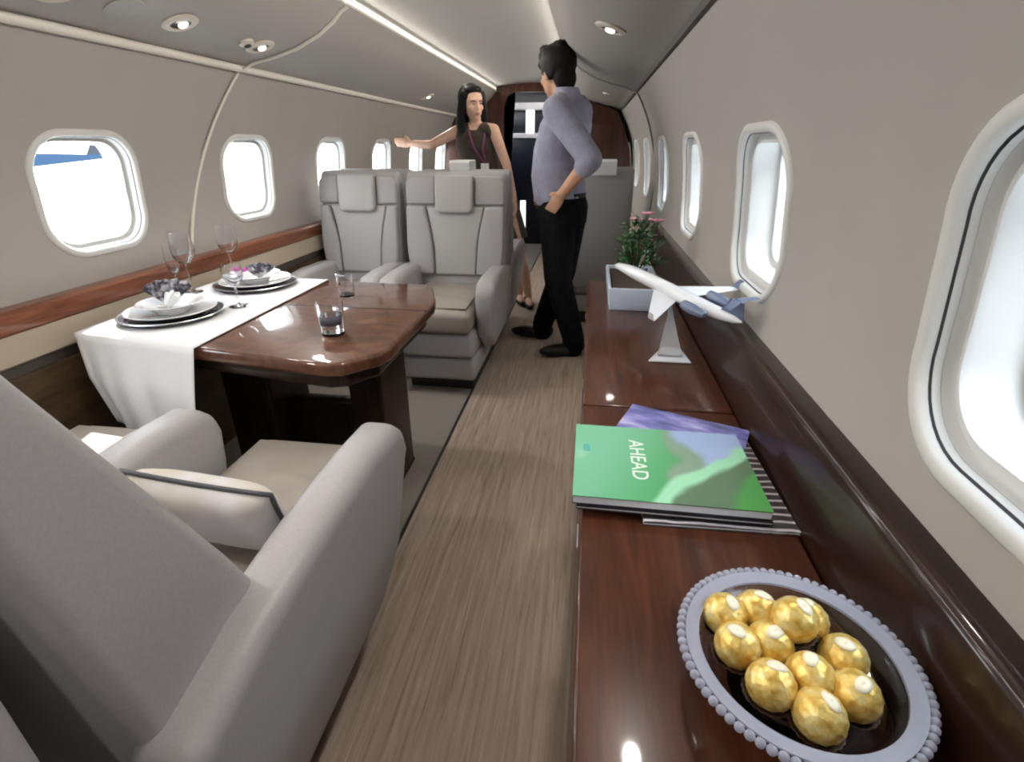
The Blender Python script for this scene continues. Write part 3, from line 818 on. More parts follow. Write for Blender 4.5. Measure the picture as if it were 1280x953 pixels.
def chocolate(loc, rz, label):
    t = thing('chocolate', label, 'chocolate', loc, rz, 'gold foil chocolates in the glass dish')
    bm = B(); ball(bm, (0, 0, CR), CR, 4)
    rnd = random.Random(int(loc[0]*1e5))
    for v in bm.verts:
        dd = (v.co-V((0, 0, CR))).normalized()
        f = 1+.018*math.sin(9*math.atan2(dd.y, dd.x)+3*dd.z*4)+.012*rnd.uniform(-1, 1)
        v.co = V((0, 0, CR))+dd*CR*f
    obj('foil_wrap', bm, M['gold'], t, angle=0)
    seg = 40; rings = []
    for zz, r0 in ((.0006, .0095), (.0012, .0125), (.0065, .0195), (.0100, .0235)):
        rings.append([((r0+(.0009 if i % 2 else -.0009)*(zz/.011))*math.cos(2*PI*i/seg), (r0+(.0009 if i % 2 else -.0009)*(zz/.011))*math.sin(2*PI*i/seg), zz) for i in range(seg)])
    bm = B(); loft(bm, rings, cap=False); bm.faces.new([v for v in bm.verts[:][:seg]][::-1]) if False else None
    o = obj('paper_cup', bm, M['cup'], t, angle=0); md = o.modifiers.new('s', 'SOLIDIFY'); md.thickness = .0004
    bm = B()
    c0 = V((.18, -.12, 1)).normalized(); ax, ay = frame_of(c0); rings = []
    for q in (0.02, .5, 1.0):
        rings.append([V((0, 0, CR))+(c0+ax*math.cos(2*PI*i/20)*.46*q+ay*math.sin(2*PI*i/20)*.30*q).normalized()*(CR*1.035) for i in range(20)])
    loft(bm, rings, cap=False); o = obj('sticker', bm, M['sticker'], t, angle=0); md = o.modifiers.new('s', 'SOLIDIFY'); md.thickness = .0003
    return t
CH = CHOCS = [  # x, y on the dish, layer, label
    (-.062, .046, 0, 'gold foil chocolate at the far left corner of the pile in the dish'),
    (-.024, .056, 0, 'gold foil chocolate at the far edge of the pile, second from left'),
    (.027, .050, 0, 'gold foil chocolate at the far right of the pile, partly hidden'),
    (-.058, .006, 0, 'gold foil chocolate on the left edge of the pile, middle row'),
    (-.022, .014, 0, 'orange shaded gold chocolate sunk in the middle between taller neighbours'),
    (.004, .030, 1, 'gold foil chocolate raised on top in the middle of the pile'),
    (-.036, -.036, 0, 'gold foil chocolate at the near left of the pile, white sticker facing up'),
    (.006, -.022, 0, 'gold foil chocolate in the centre of the near half, below the raised one'),
    (.049, .006, 0, 'gold foil chocolate on the right edge of the pile, upper of the two'),
    (.042, -.036, 0, 'gold foil chocolate on the right edge of the pile, lower of the two'),
    (.000, -.062, 0, 'gold foil chocolate nearest the viewer at the bottom of the pile')]
for i, (x, y, L, lab) in enumerate(CHOCS):
    chocolate((DC.x+x*.93, DC.y+y*.93, CRZ+.0392+(.020 if L else 0)), i*1.3, lab)

# ------------------------------------------------------------------ model aeroplane on a stand
def airliner():
    t = thing('model_airplane', 'white model jet on a clear stand on the credenza', 'model airplane', (.858, 1.405, CRZ))
    Mw, Mb = mat('glossy white model paint', (.74, .76, .80), .2, coat=.6), mat('blue grey model paint', (.12, .16, .26), .25, coat=.5)
    rot = Matrix.Translation((-.008, .0, .165)) @ Matrix.Rotation(math.radians(31), 4, 'Z') @ Matrix.Rotation(math.radians(5), 4, 'X') @ Matrix.Rotation(math.radians(-12), 4, 'Y')
    def fin(bm):
        bmesh.ops.transform(bm, matrix=rot, verts=bm.verts); return bm
    Lh = .262
    prof = [(-Lh, .003, .012), (-.24, .010, .010), (-.19, .0150, .005), (-.12, .0185, .001), (.10, .0185, 0), (.17, .0172, -.001), (.22, .0135, -.003), (.25, .010, -.006), (.266, .004, -.008), (.27, .0008, -.009)]
    bm = B(); loft(bm, [[(r*math.cos(2*PI*i/24), y, z+r*math.sin(2*PI*i/24)) for i in range(24)] for y, r, z in prof]); obj('fuselage', fin(bm), Mw, t, angle=60)
    def wing(name, root, tip, m, th=.005):
        bm = B()
        def sec(le, te, zz, x, q):
            return [(x, le, zz), (x, (le*2+te)/3, zz+q), (x, te, zz), (x, (le*2+te)/3, zz-q*.5)]
        loft(bm, [sec(*root, th), sec(*tip, th*.45)]); return obj(name, fin(bm), m, t, angle=30)
    for s in (-1, 1):
        w = wing('wing', (.055, -.045, -.010, s*.010), (-.085, -.112, -.002, s*.130), Mw, .005)
        wing('winglet', (-.085, -.112, -.002, s*.1305), (-.104, -.120, .022, s*.138), Mb if s > 0 else Mw, .003)
        bm = B(); loft(bm, [[(s*.040+r*math.cos(2*PI*i/16), y, .012+r*math.sin(2*PI*i/16)) for i in range(16)] for y, r in ((-.105, .009), (-.11, .0125), (-.14, .0135), (-.18, .009), (-.185, .006))]); obj('engine', fin(bm), Mb, t, angle=50)
        wing('tailplane', (-.228, -.255, .058, s*.002), (-.250, -.266, .058, s*.042), Mb, .003)
    bm = B(); loft(bm, [[(x, y, z) for x, y, z in ((-.003, -.19, .012), (.003, -.19, .012), (.0015, -.265, .012), (-.0015, -.265, .012))], [(x, y, z) for x, y, z in ((-.002, -.225, .059), (.002, -.225, .059), (.001, -.262, .059), (-.001, -.262, .059))]]); obj('tail_fin', fin(bm), Mb, t, angle=30)
    bm = B(); box(bm, (-.006, .0, 0), (.006, .008, .0)) if False else None
    pts = [(.232, .0105, .004), (.240, .0095, .003)]
    bm.free()
    bm = B(); prism(bm, [(-.058, -.118), (.052, -.118), (.040, -.018), (-.010, -.010)], 'z', .0006, .006); o = obj('stand_base', bm, mat('pale acrylic stand', (.62, .63, .66), .15, coat=.5), t, bevel=.002, seg=2)
    bm = B()
    loft(bm, [[(-.030, -.088, .006), (.034, -.088, .006), (.034, -.076, .006), (-.030, -.076, .006)], [(-.006, -.020, .100), (.008, -.020, .100), (.008, -.012, .100), (-.006, -.012, .100)], [(-.012, -.008, .148), (-.002, -.008, .148), (-.002, -.002, .148), (-.012, -.002, .148)]])
    obj('stand_post', bm, M['frost'], t, angle=30)
    return t
airliner()

# ------------------------------------------------------------------ planter with flowers at the credenza's far end
def planter():
    px0, px1, py0, py1 = .705, .885, 1.745, 2.135
    t = thing('planter', 'low white rectangular planter with leafy plant and pink flowers', 'planter', ((px0+px1)/2, (py0+py1)/2, CRZ))
    w, d_, h = (px1-px0)/2, (py1-py0)/2, .078
    bm = B(); loft(bm, [[(-w+.006, -d_+.006, 0), (w-.006, -d_+.006, 0), (w-.006, d_-.006, 0), (-w+.006, d_-.006, 0)], [(-w, -d_, h), (w, -d_, h), (w, d_, h), (-w, d_, h)], [(-w+.010, -d_+.010, h), (w-.010, -d_+.010, h), (w-.010, d_-.010, h), (-w+.010, d_-.010, h)], [(-w+.014, -d_+.014, .05), (w-.014, -d_+.014, .05), (w-.014, d_-.014, .05), (-w+.014, d_-.014, .05)]])
    obj('trough', bm, mat('pale blue white ceramic', (.58, .64, .74), .25, coat=.4), t, bevel=.003, seg=2)
    bm = B(); box(bm, (-w+.016, -d_+.016, .051), (w-.016, d_-.016, .066)); obj('soil', bm, vary(mat('dark soil', (.03, .018, .012), .9), 90, [(.3, (.015, .01, .007)), (.7, (.06, .035, .02))], bump=.6), t)
    lm = vary(mat('dark green leaves', (.05, .16, .05), .45), 25, [(.3, (.02, .075, .025)), (.6, (.05, .16, .045)), (.75, (.12, .27, .09))])
    rnd = random.Random(3)
    bm = B(); sb = B(); c0 = V((.025, .11, .07))
    for k in range(230):
        a = rnd.uniform(0, 2*PI); el = rnd.uniform(-.1, 1.35); rr = rnd.uniform(.05, .110)
        p = c0+V((math.cos(a)*math.cos(el)*rr*.95, math.sin(a)*math.cos(el)*rr*.8, .035+math.sin(el)*rr*1.75))
        dr = V((math.cos(a)*.8, math.sin(a)*.8, rnd.uniform(-.5, .7))).normalized(); sd, up_ = frame_of(dr)
        l_, w_ = rnd.uniform(.026, .044), rnd.uniform(.009, .015)
        q = [p-dr*l_*.5, p-sd*w_*.5+up_*.003, p+dr*l_*.2-sd*w_*.42, p+dr*l_*.5-up_*.005, p+dr*l_*.2+sd*w_*.42, p+sd*w_*.5+up_*.003]
        vv = [bm.verts.new(x) for x in q]; bm.faces.new((vv[0], vv[1], vv[2], vv[3])); bm.faces.new((vv[0], vv[3], vv[4], vv[5]))
        if k % 6 == 0: tube(sb, [c0-V((0, 0, .008)), (c0+p)/2+V((0, 0, .01)), p], .0016, 5)
    o = obj('foliage', bm, lm, t, angle=0); md = o.modifiers.new('s', 'SOLIDIFY'); md.thickness = .0007
    obj('stems', sb, mat('green stems', (.06, .12, .04), .6), t, angle=0)
    pm = mat('pink petals', (.62, .28, .36), .6)
    for (x, y, zz) in ((.045, .105, .285), (.085, .09, .262), (.005, .12, .262), (.055, .16, .255)):
        fl = B()
        for k in range(6):
            a = 2*PI*k/6
            ball(fl, (x+math.cos(a)*.012, y+math.sin(a)*.012, zz+.004), (.012, .008, .004), 2, (V((math.cos(a), math.sin(a), .5)).normalized(), V((-math.sin(a), math.cos(a), 0)), V((-math.cos(a)*.5, -math.sin(a)*.5, 1)).normalized()))
        ball(fl, (x, y, zz+.006), .006, 2)
        tube(fl, [(c0.x, c0.y, .10), ((c0.x+x)/2, (c0.y+y)/2, .20), (x, y, zz)], .0015, 5)
        obj('flower', fl, pm, t, angle=0)
planter()

# ------------------------------------------------------------------ people
SKIN = vary(mat('skin', (.54, .30, .20), .5, spec=.3), 12, [(.3, (.50, .27, .175)), (.7, (.60, .35, .24))], detail=2)
SKINW = vary(mat('light skin', (.56, .34, .24), .5, spec=.3), 12, [(.3, (.62, .37, .26)), (.7, (.72, .46, .34))], detail=2)
HAIR = vary(mat('black hair', (.005, .004, .004), .6, spec=.25), 60, [(.3, (.002, .002, .002)), (.7, (.008, .007, .007))], stretch=(1, 1, .2), bump=.4)

def hand(bm, wrist, d, n, thumb, s=1.0, curl=.35):
    """palm from the wrist along d; n = back-of-hand normal; thumb = side direction"""
    wrist, d, n, th = V(wrist), V(d).normalized(), V(n).normalized(), V(thumb).normalized()
    pc = wrist+d*.050*s
    ball(bm, pc, (.048*s, .040*s, .016*s), 2, (d, th, n))
    ball(bm, wrist+d*.012*s, (.030*s, .028*s, .022*s), 2, (d, th, n))
    for k, (off, ln) in enumerate(((.030, .070), (.010, .080), (-.011, .074), (-.030, .058))):
        p = pc+d*.036*s+th*off*s; dd = d; pts = [(p-d*.02*s, .0105*s), (p, .0100*s)]
        for f, c in ((.45, curl*.7), (.32, curl*1.2), (.23, curl*1.0)):
            ax = dd.cross(n)
            if ax.length < 1e-4: ax = th
            dd = (dd*math.cos(c)-n*math.sin(c)).normalized(); p = p+dd*ln*f*s
            pts.append((p, (.0095-.0012*f)*s))
        limb(bm, pts)
    p = wrist+d*.022*s+th*.028*s
    limb(bm, [(p, .014*s), (p+(th*.7+d*.6-n*.2).normalized()*.034*s, .0115*s), (p+(th*.75+d*1.2-n*.5).normalized()*.060*s, .0095*s)])

def head(bm, c, f, u, s=1.0):
    """c = centre of the skull, f = facing, u = up"""
    c = V(c); f = V(f).normalized(); u = V(u); u = (u-f*u.dot(f)).normalized(); r = f.cross(u)
    A = (r, f, u)
    ball(bm, c+u*.018*s-f*.008*s, (.076*s, .094*s, .094*s), 3, A)
    ball(bm, c-u*.045*s+f*.026*s, (.058*s, .062*s, .068*s), 3, A)
    ball(bm, c-u*.098*s+f*.055*s, (.026*s, .024*s, .018*s), 2, A)
    ball(bm, c-u*.028*s+f*.088*s, (.013*s, .019*s, .022*s), 2, A)                    # nose tip
    ball(bm, c-u*.005*s+f*.084*s, (.009*s, .014*s, .028*s), 2, A)                    # bridge
    ball(bm, c+u*.020*s+f*.074*s, (.052*s, .018*s, .014*s), 2, A)                    # brow
    for q in (-1, 1):
        ball(bm, c+r*q*.036*s-u*.030*s+f*.060*s, (.024*s, .022*s, .022*s), 2, A)     # cheek
        ball(bm, c+r*q*.076*s-u*.012*s-f*.006*s, (.010*s, .020*s, .032*s), 2, A)     # ear
    ball(bm, c-u*.064*s+f*.082*s, (.022*s, .010*s, .006*s), 2, A)
    ball(bm, c-u*.074*s+f*.080*s, (.019*s, .010*s, .007*s), 2, A)
    return A

def face_parts(t, c, A, s=1.0):
    r, f, u = A; c = V(c)
    ew, ed, lp = mat('eye white', (.7, .68, .66), .2), mat('dark iris', (.015, .01, .008), .15), mat('lips', (.36, .13, .11), .45)
    for q in (-1, 1):
        bm = B(); ball(bm, c+r*q*.031*s-u*.002*s+f*.0775*s, (.0115*s, .007*s, .0048*s), 2, A); e = obj('eye', bm, ew, t)
        bm = B(); ball(bm, c+r*q*.031*s-u*.002*s+f*.0842*s, (.0058*s, .003*s, .0048*s), 2, A); obj('iris', bm, ed, e)
        bm = B(); tube(bm, [c+r*q*.015*s+u*.013*s+f*.089*s, c+r*q*.032*s+u*.017*s+f*.087*s, c+r*q*.048*s+u*.012*s+f*.075*s], [.003*s, .0035*s, .002*s], 6); obj('eyebrow', bm, HAIR, t)
    bm = B(); ball(bm, c-u*.064*s+f*.087*s, (.020*s, .007*s, .0045*s), 2, A); ball(bm, c-u*.072*s+f*.085*s, (.017*s, .007*s, .0055*s), 2, A); obj('lips', bm, lp, t)

def ell_ring(c, a, b, n=24):
    c, a, b = V(c), V(a), V(b)
    return [c+a*math.cos(2*PI*i/n)+b*math.sin(2*PI*i/n) for i in range(n)]

def man():
    t = thing('person', 'man in grey blue shirt and black trousers standing in the aisle, hand on hip', 'person', (.46, 3.16, 0))
    O = V((.46, 3.16, 0))
    f = V((-.93, .37, 0)).normalized(); r = V((f.y, -f.x, 0)); u = V((0, 0, 1))   # r = his right (far side)
    def L(fw, rt, z): return f*fw+r*rt+u*z
    # joints
    hipL, hipR = L(-.02, -.085, .90), L(-.02, .085, .90)
    kneeL, kneeR = L(-.045, -.10, .49), L(.02, .11, .49)
    ankL, ankR = V((.575, 3.085, .085))-O, V((.355, 3.375, .085))-O
    shL, shR = L(-.035, -.185, 1.385), L(-.02, .175, 1.395)
    elL, elR = L(-.255, -.215, 1.155), L(.02, .25, 1.12)
    wrL, wrR = L(-.105, -.215, .985), L(.15, .17, .98)
    hc = L(.062, .015, 1.575); hf = (f*.90+r*.42-u*.12).normalized(); hu = (u+f*.10)
    body = B()
    torso = [(L(-.01, 0, .86), .15, .115), (L(.0, 0, .95), .150, .115), (L(.012, 0, 1.08), .150, .118), (L(.0, 0, 1.22), .170, .125), (L(-.015, 0, 1.33), .175, .112), (L(-.025, 0, 1.42), .120, .075), (L(-.02, 0, 1.455), .062, .060)]
    loft(body, [ell_ring(c, r*a, f*b) for c, a, b in torso])
    limb(body, [(L(-.02, 0, 1.42), .060), (L(.018, .005, 1.50), .056), (L(.04, .01, 1.56), .055)])
    A = head(body, hc, hf, hu, 1.0)
    limb(body, [(hipL, .092), (kneeL, .060), (ankL, .042)]); limb(body, [(hipR, .092), (kneeR, .060), (ankR, .042)])
    for ank, dr in ((ankL, V((-.90, -.35, 0))), (ankR, V((-1, .08, 0)))):
        dr = dr.normalized(); ball(body, ank+dr*.075-u*.045, (.12, .042, .035), 2, (dr, dr.cross(u), u))
    limb(body, [(shL, .056), (elL, .044), (wrL, .029)]); limb(body, [(shR, .056), (elR, .044), (wrR, .029)])
    hand(body, wrL, L(.62, .12, -.75), L(-.25, -1, -.1), L(.8, -.1, .55), .9, .25)
    hand(body, wrR, L(.5, -.6, -.6), L(.8, .5, .1), L(.2, -.4, .9), 1.0, .4)
    obj_b = bake('body', body, SKIN, t, .006, 3)
    face_parts(t, hc, A)
    # hair: full black cap with a fringe
    h = B(); a, ff, uu = A
    ball(h, hc+uu*.040-ff*.022, (.092, .108, .098), 3, A)
    ball(h, hc+uu*.088+ff*.035, (.074, .062, .040), 3, A)
    ball(h, hc+uu*.052+ff*.075, (.062, .030, .032), 2, A)
    ball(h, hc-uu*.035-ff*.066, (.070, .050, .068), 3, A)
    for q in (-1, 1): ball(h, hc+a*q*.066+uu*.010-ff*.028, (.024, .050, .052), 2, A)
    for k in range(26):
        an = k*2.4; rr = .05+.03*((k*37) % 10)/10
        ball(h, hc+uu*(.105+.012*math.sin(k))+a*math.cos(an)*rr*.85+ff*(math.sin(an)*rr-.01), (.026, .030, .026), 1, A)
    bake('hair', h, HAIR, t, .006, 3)
    # shirt
    sm = vary(mat('grey blue shirt cloth', (.30, .30, .40), .8, sheen=.2), 14, [(.3, (.25, .25, .335)), (.7, (.34, .34, .45))], bump=.6, bdist=.012, detail=4)
    s = B()
    shirt = [(L(.0, 0, .905), .168, .136), (L(.008, 0, .95), .176, .146), (L(.022, 0, 1.06), .178, .150), (L(.010, 0, 1.20), .188, .146), (L(-.015, 0, 1.33), .190, .130), (L(-.03, 0, 1.42), .130, .088), (L(-.022, 0, 1.462), .074, .070)]
    loft(s, [ell_ring(c, r*a, f*b) for c, a, b in shirt])
    limb(s, [(shL, .072), (shL*.45+elL*.55, .068), (elL, .062), (elL*.78+wrL*.22, .056)])
    limb(s, [(shR, .072), (elR, .062), (elR*.6+wrR*.4, .054)])
    limb(s, [(L(-.03, -.13, 1.415), .06), (shL, .07)]); limb(s, [(L(-.03, .13, 1.42), .06), (shR, .07)])
    bake('shirt', s, sm, t, .008, 5)
    c = B(); loft(c, [ell_ring(L(-.022, 0, 1.445), r*.077, f*.074), ell_ring(L(-.006, .004, 1.500), r*.068, f*.066), ell_ring(L(-.006, .004, 1.500), r*.063, f*.061), ell_ring(L(-.022, 0, 1.445), r*.072, f*.069)], cap=False); obj('collar', c, sm, t, angle=50)
    # trousers
    tm = vary(mat('black trouser cloth', (.006, .006, .008), .9, spec=.15), 20, [(.3, (.004, .004, .005)), (.7, (.010, .010, .013))], bump=.4, bdist=.01)
    p = B()
    loft(p, [ell_ring(L(-.005, 0, .965), r*.160, f*.128), ell_ring(L(-.015, 0, .90), r*.178, f*.140), ell_ring(L(-.02, 0, .80), r*.178, f*.128)])
    limb(p, [(hipL-u*.02, .112), (kneeL, .084), (ankL+u*.02, .070), (ankL-u*.035, .068)]); limb(p, [(hipR-u*.02, .112), (kneeR, .084), (ankR+u*.02, .070), (ankR-u*.035, .068)])
    bake('trousers', p, tm, t, .009, 5)
    bm = B(); loft(bm, [ell_ring(L(-.004, 0, .945), r*.165, f*.134), ell_ring(L(-.004, 0, .975), r*.164, f*.133), ell_ring(L(-.004, 0, .975), r*.150, f*.12), ell_ring(L(-.004, 0, .945), r*.15, f*.12)], cap=False); obj('belt', bm, mat('black belt leather', (.008, .007, .007), .7), t, angle=50)
    # shoes
    for ank, dr in ((ankL, V((-.90, -.35, 0))), (ankR, V((-1, .08, 0)))):
        dr = dr.normalized(); sd = dr.cross(u); b = B(); ax = (dr, sd, u); g0 = V((ank.x, ank.y, 0))
        ball(b, g0+dr*.075+u*.040, (.150, .050, .040), 3, ax); ball(b, g0-dr*.01+u*.055, (.068, .046, .055), 3, ax)
        for v in b.verts:
            if v.co.z < .004: v.co.z = .002
        bake('shoe', b, mat('black shoe leather', (.010, .009, .009), .3), t, .006, 2)
    return t
man()

def woman():
    t = thing('person', 'woman with long black hair in dark sleeveless dress leaning one hand on the left wall', 'person', (.05, 4.20, 0))
    O = V((.05, 4.20, 0)); u = V((0, 0, 1))
    f = V((.30, -.95, 0)).normalized(); r = V((f.y, -f.x, 0))          # r = her right (towards the left wall)
    W = lambda x, y, z: V((x, y, z))-O
    neck, chest, waist, hip = W(-.255, 4.20, 1.345), W(-.250, 4.205, 1.20), W(-.205, 4.21, 1.04), W(-.125, 4.21, .90)
    hc = W(-.268, 4.175, 1.505); hf = (V((.62, -.78, -.10))).normalized()
    shR, shL = W(-.395, 4.185, 1.315), W(-.110, 4.170, 1.325)
    elR, wrR = W(-.600, 4.21, 1.225), W(-.790, 4.290, 1.232)
    elL, wrL = W(-.010, 4.15, 1.085), W(.050, 4.11, .860)
    hipR, hipL = W(-.190, 4.225, .88), W(-.060, 4.195, .88)
    knR, knL = W(-.015, 4.21, .48), W(.085, 4.15, .48)
    anR, anL = W(.080, 4.26, .085), W(.165, 4.17, .085)
    b = B()
    loft(b, [ell_ring(c, r*a, f*d_) for c, a, d_ in ((hip, .150, .105), (waist, .112, .085), (chest, .132, .102), (W(-.252, 4.20, 1.29), .135, .082), (neck, .050, .046))])
    limb(b, [(neck-u*.02, .046), (neck+u*.06+f*.012, .044), (hc-u*.03, .046)])
    A = head(b, hc, hf, V((-.08, 0, 1)), 1.0)
    limb(b, [(shR, .044), (elR, .034), (wrR, .024)]); limb(b, [(shL, .044), (elL, .034), (wrL, .024)])
    limb(b, [(W(-.285, 4.195, 1.335), .045), (shR, .044)]); limb(b, [(W(-.215, 4.19, 1.335), .045), (shL, .044)])
    limb(b, [(hipR, .088), (knR, .052), (W(.045, 4.25, .30), .050), (anR, .032)]); limb(b, [(hipL, .088), (knL, .052), (W(.125, 4.17, .30), .050), (anL, .032)])
    for an in (anR, anL):
        dr = V((.25, -1, 0)).normalized(); ball(b, an+dr*.07-u*.045, (.105, .036, .030), 2, (dr, dr.cross(u), u))
    hand(b, wrR, V((-.95, .15, .12)), V((-.1, -.95, .1)), V((-.1, .15, 1)), .92, .12)
    hand(b, wrL, V((.20, -.12, -1)), V((.85, .2, .15)), V((-.15, -1, -.1)), .92, .3)
    bake('body', b, SKINW, t, .006, 3)
    face_parts(t, hc, A, 1.0)
    h = B(); a, ff, uu = A
    ball(h, hc+uu*.030-ff*.028, (.092, .100, .098), 3, A)
    ball(h, hc+uu*.085+ff*.025, (.070, .055, .030), 2, A)
    for q in (-1, 1):
        limb(h, [(hc+a*q*.068+uu*.05+ff*.008, .034), (hc+a*q*.086-uu*.04-ff*.004, .034), (hc+a*q*.094-uu*.14-ff*.01, .036), (hc+a*q*.090-uu*.235+ff*.015, .030)])
    limb(h, [(hc-ff*.07, .075), (hc-ff*.085-uu*.12, .078), (hc-ff*.08-uu*.25, .065)])
    bake('hair', h, HAIR, t, .007, 3)
    dm = vary(mat('dark olive brown dress', (.045, .036, .026), .8, sheen=.1), 9, [(.35, (.058, .022, .015)), (.6, (.045, .038, .027))], bump=.4, bdist=.008)
    d = B()
    loft(d, [ell_ring(c, r*aa, f*dd) for c, aa, dd in ((W(-.02, 4.19, .55), .175, .125), (W(-.06, 4.20, .68), .175, .128), (hip, .172, .126), (waist, .140, .110), (chest, .156, .125), (W(-.252, 4.198, 1.285), .150, .098), (W(-.253, 4.198, 1.325), .110, .072))])
    limb(d, [(W(-.318, 4.19, 1.325), .054), (W(-.362, 4.187, 1.312), .052)]); limb(d, [(W(-.185, 4.18, 1.325), .054), (W(-.142, 4.173, 1.316), .052)])
    bake('dress', d, dm, t, .008, 5)
    ln = B(); c1 = chest+f*.134
    for q in (-1, 1):
        tube(ln, [neck+r*q*.055+u*.01+f*.0, W(-.252, 4.198, 1.29)+r*q*.055+f*.106, c1+r*q*.030+u*.0, waist+f*.135+u*.06+r*q*.006], .0055, 6)
    obj('lanyard', ln, mat('violet lanyard', (.20, .04, .14), .6), t, angle=0)
    bd = B(); cc = waist+f*.135+u*.02
    for dz in (0,):
        vv = [cc+r*sx*.030+u*sz*.040+f*ff_ for ff_ in (0, .004) for sx, sz in ((-1,-1),(1,-1),(1,1),(-1,1))]
        q = [bd.verts.new(x) for x in vv]
        for F_ in ((0,3,2,1),(4,5,6,7),(0,1,5,4),(1,2,6,5),(2,3,7,6),(3,0,4,7)): bd.faces.new([q[i] for i in F_])
    obj('badge', bd, M['white'], t, angle=20)
    for an in (anR, anL):
        dr = V((.25, -1, 0)).normalized(); sb = B(); ax = (dr, dr.cross(u), u); g0 = V((an.x, an.y, 0))
        ball(sb, g0+dr*.065+u*.028, (.118, .040, .030), 3, ax); ball(sb, g0-dr*.015+u*.045, (.045, .034, .042), 2, ax)
        for v in sb.verts:
            if v.co.z < .004: v.co.z = .002
        bake('shoe', sb, mat('dark court shoe', (.015, .012, .012), .35), t, .006, 2)
woman()

# ------------------------------------------------------------------ outside: apron and a parked blue aircraft
bm = B(); box(bm, (-60, -60, -2.6), (60, 60, -2.5)); struct(obj('ground', bm, mat('pale concrete apron', (.55, .56, .56), .9), angle=30))
t = thing('parked_aircraft', 'blue aircraft wing with upturned tip seen through the largest left window', 'aircraft', (-14.0, 15.0, -2.5))
bl = mat('blue aircraft paint', (.010, .027, .055), .6, spec=.1)
bm = B(); loft(bm, [[(.5, -5.2, 3.05), (-1.2, -5.2, 3.10), (-1.2, -5.2, 3.55), (.5, -5.2, 3.62)], [(.25, -.2, 3.36), (-.45, -.2, 3.37), (-.45, -.2, 3.47), (.25, -.2, 3.48)]]); obj('wing', bm, bl, t, angle=30)
bm = B(); loft(bm, [[(.25, -.2, 3.36), (-.45, -.2, 3.36), (-.45, -.1, 3.36), (.25, -.1, 3.36)], [(.0, .06, 3.75), (-.4, .06, 3.75), (-.4, .12, 3.75), (.0, .12, 3.75)]]); obj('winglet', bm, mat('grey winglet', (.010, .012, .016), .6, spec=.1), t, angle=30)
bm = B(); loft(bm, [[(x, -6.5+1.3*q*math.cos(2*PI*i/24), 2.9+1.3*q*math.sin(2*PI*i/24)) for i in range(24)] for x, q in ((2.6, .15), (1.8, .65), (.4, 1), (-12, 1), (-16, .5), (-18, .1))]); obj('fuselage', bm, mat('white aircraft paint', (.7, .72, .74), .35), t, angle=60)
for x, y in ((-2.5, -5.4), (-2.5, -7.6), (.8, -6.5)):
    bm = B(); lathe(bm, [(0, -.2), (.45, -.2), (.5, -.1), (.5, .1), (.45, .2), (0, .2)], 20); bmesh.ops.transform(bm, matrix=Matrix.Translation((x, y, .5)) @ Matrix.Rotation(PI/2, 4, 'X'), verts=bm.verts); o = obj('wheel', bm, M['darkplastic'], t, angle=40)
    bm = B(); tube(bm, [(x, y, .5), (x, y, 1.9)], .09); obj('landing_gear', bm, M['metal'], t)

hm = vary(mat('lavender grey hangar cladding', (.08, .085, .10), .6), 2, [(.35, (.070, .075, .092)), (.65, (.092, .098, .118))], stretch=(1, 3, .2))  # invented block, placed to darken what lies outside the right windows
bm = B(); pts = []
for i in range(121):
    y = -30+i*.5; pts.append((9.0+(.06 if i % 2 else 0), y))
prism(bm, pts+[(12, 30), (12, -30)], 'z', -2.5, 6.5)
bmesh.ops.triangulate(bm, faces=[f for f in bm.faces if len(f.verts) > 4])
tag(obj('lightblock', bm, hm, angle=20), 'grey hangar building added outside to dim the right windows', 'building')

# ------------------------------------------------------------------ world, sun, lamps
w = bpy.data.worlds.new('sky'); scn.world = w; w.use_nodes = True
n, l = w.node_tree.nodes, w.node_tree.links
bg = n['Background']; bg.inputs['Strength'].default_value = 13.0
tc = n.new('ShaderNodeTexCoord'); sp = n.new('ShaderNodeSeparateXYZ'); l.new(tc.outputs['Generated'], sp.inputs[0])
r = ramp(n, [(.0, (.90, .90, .90)), (.5, (1.0, .985, .96)), (.7, (.92, .95, 1.0)), (1.0, (.72, .84, 1.0))])
mr = n.new('ShaderNodeMapRange'); mr.inputs['From Min'].default_value = -1; mr.inputs['From Max'].default_value = 1; l.new(sp.outputs[2], mr.inputs['Value']); l.new(mr.outputs[0], r.inputs['Fac'])
l.new(r.outputs[0], bg.inputs['Color'])

def light(name, kind, loc, energy, color=(1, 1, 1), **k):
    d = bpy.data.lights.new(name, kind); d.energy = energy; d.color = color
    for a, v in k.items(): setattr(d, a, v)
    o = bpy.data.objects.new(name, d); COL.objects.link(o); o.location = loc; return o
s = light('sun', 'SUN', (-5, 4, 6), 14.0, (1, .95, .86), angle=.012)
s.rotation_euler = V((.42, -.55, -.60)).to_track_quat('-Z', 'Y').to_euler()
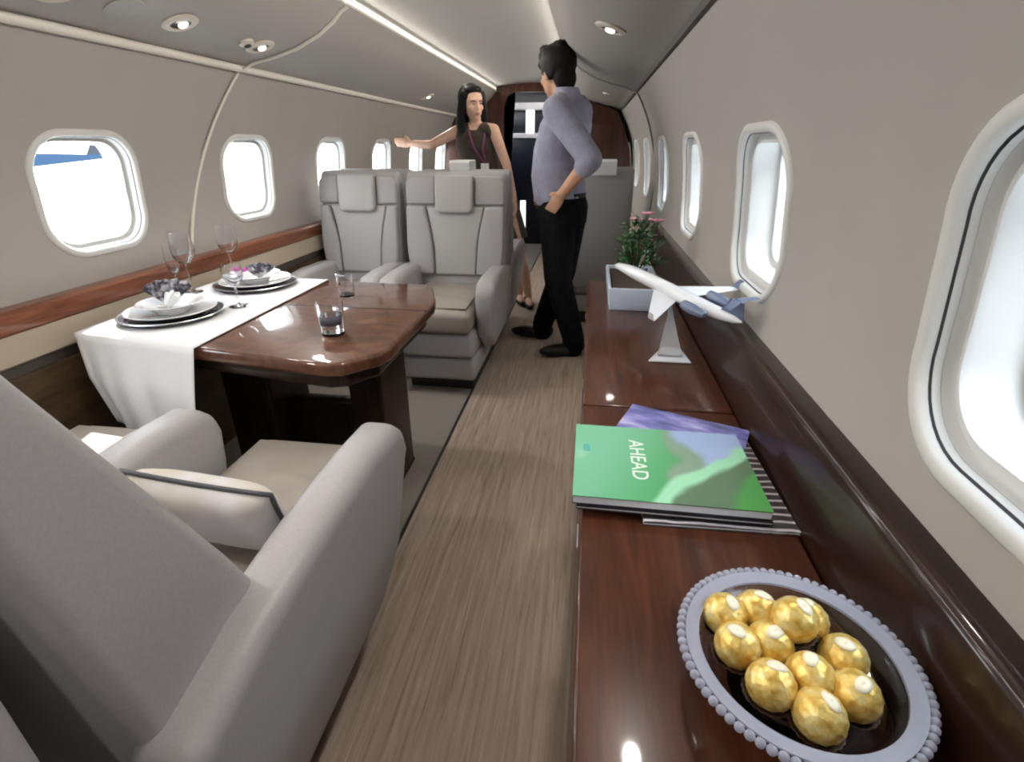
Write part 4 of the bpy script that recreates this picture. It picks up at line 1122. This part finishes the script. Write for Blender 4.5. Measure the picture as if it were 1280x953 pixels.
# sampling portals in the window openings
for side, ys in ((-1, LW), (1, RWN)):
    for yc in ys:
        c = V(cyl(side, yc, WS, .15)); o = light('window_portal', 'AREA', c, 1.0, shape='RECTANGLE', size=.38, size_y=.38)
        o.data.cycles.is_portal = True
        nrm = V((-side*math.cos(WS/RW), 0, -math.sin(WS/RW))); o.rotation_euler = nrm.to_track_quat('-Z', 'Y').to_euler()
# the cove lamps throw light across the ceiling; downlights in the overhead panels, the nearest ones added to lift the foreground
for side in (-1, 1):
    o = light('cove_lamp', 'AREA', (side*.4172, (Y0+Y1)/2, 1.767), 24.0, (1, .95, .88), shape='RECTANGLE', size=Y1-Y0-.2, size_y=.013)
    o.data.spread = math.radians(125); o.rotation_euler = V((-side, 0, -.30)).to_track_quat('-Z', 'Y').to_euler()
for side, y in ((-1, -.35), (-1, .45), (-1, 1.36), (-1, 1.76), (-1, 2.19), (-1, 4.45), (1, -.4), (1, .85), (1, 2.07)):
    p, nn = panel_frame(side, .68 if side < 0 else .66); o = light('spotlight_lamp', 'SPOT', (p.x+nn.x*.02, y, p.z+nn.z*.02), 18 if y < 1 else (5 if y < 2.1 else 20), (1, .95, .89), spot_size=2.4, spot_blend=1.0, shadow_soft_size=.03)
    o.rotation_euler = V((-side*.45, 0, -1)).to_track_quat('-Z', 'Y').to_euler()
light('galley_lamp', 'AREA', (0, Y1+.55, 1.80), 3.0, (1, .97, .92), size=.3)

# ------------------------------------------------------------------ camera
F, VX, VY = 640.0, 740.0, 182.0
pitch = math.atan((476.5-VY)/F); yaw = math.atan((VX-640)/(F/math.cos(pitch)))
cd = bpy.data.cameras.new('camera'); cam = bpy.data.objects.new('camera', cd); COL.objects.link(cam)
cd.sensor_fit = 'HORIZONTAL'; cd.sensor_width = 36; cd.lens = 36*F/1280; cd.clip_start = .02; cd.clip_end = 300
cam.location = (.62, 0, 1.22); cam.rotation_euler = (PI/2-pitch, 0, yaw)
scn.camera = cam

vs = scn.view_settings; vs.view_transform = 'Standard'; vs.look = 'None'; vs.gamma = 1; vs.use_curve_mapping = False
vs.exposure = 0.1
scn.cycles.use_denoising = True
scn.cycles.filter_width = 2.2
scn.cycles.max_bounces = 10; scn.cycles.diffuse_bounces = 5; scn.cycles.glossy_bounces = 4; scn.cycles.transmission_bounces = 10; scn.cycles.transparent_max_bounces = 12
scn.cycles.sample_clamp_indirect = 6
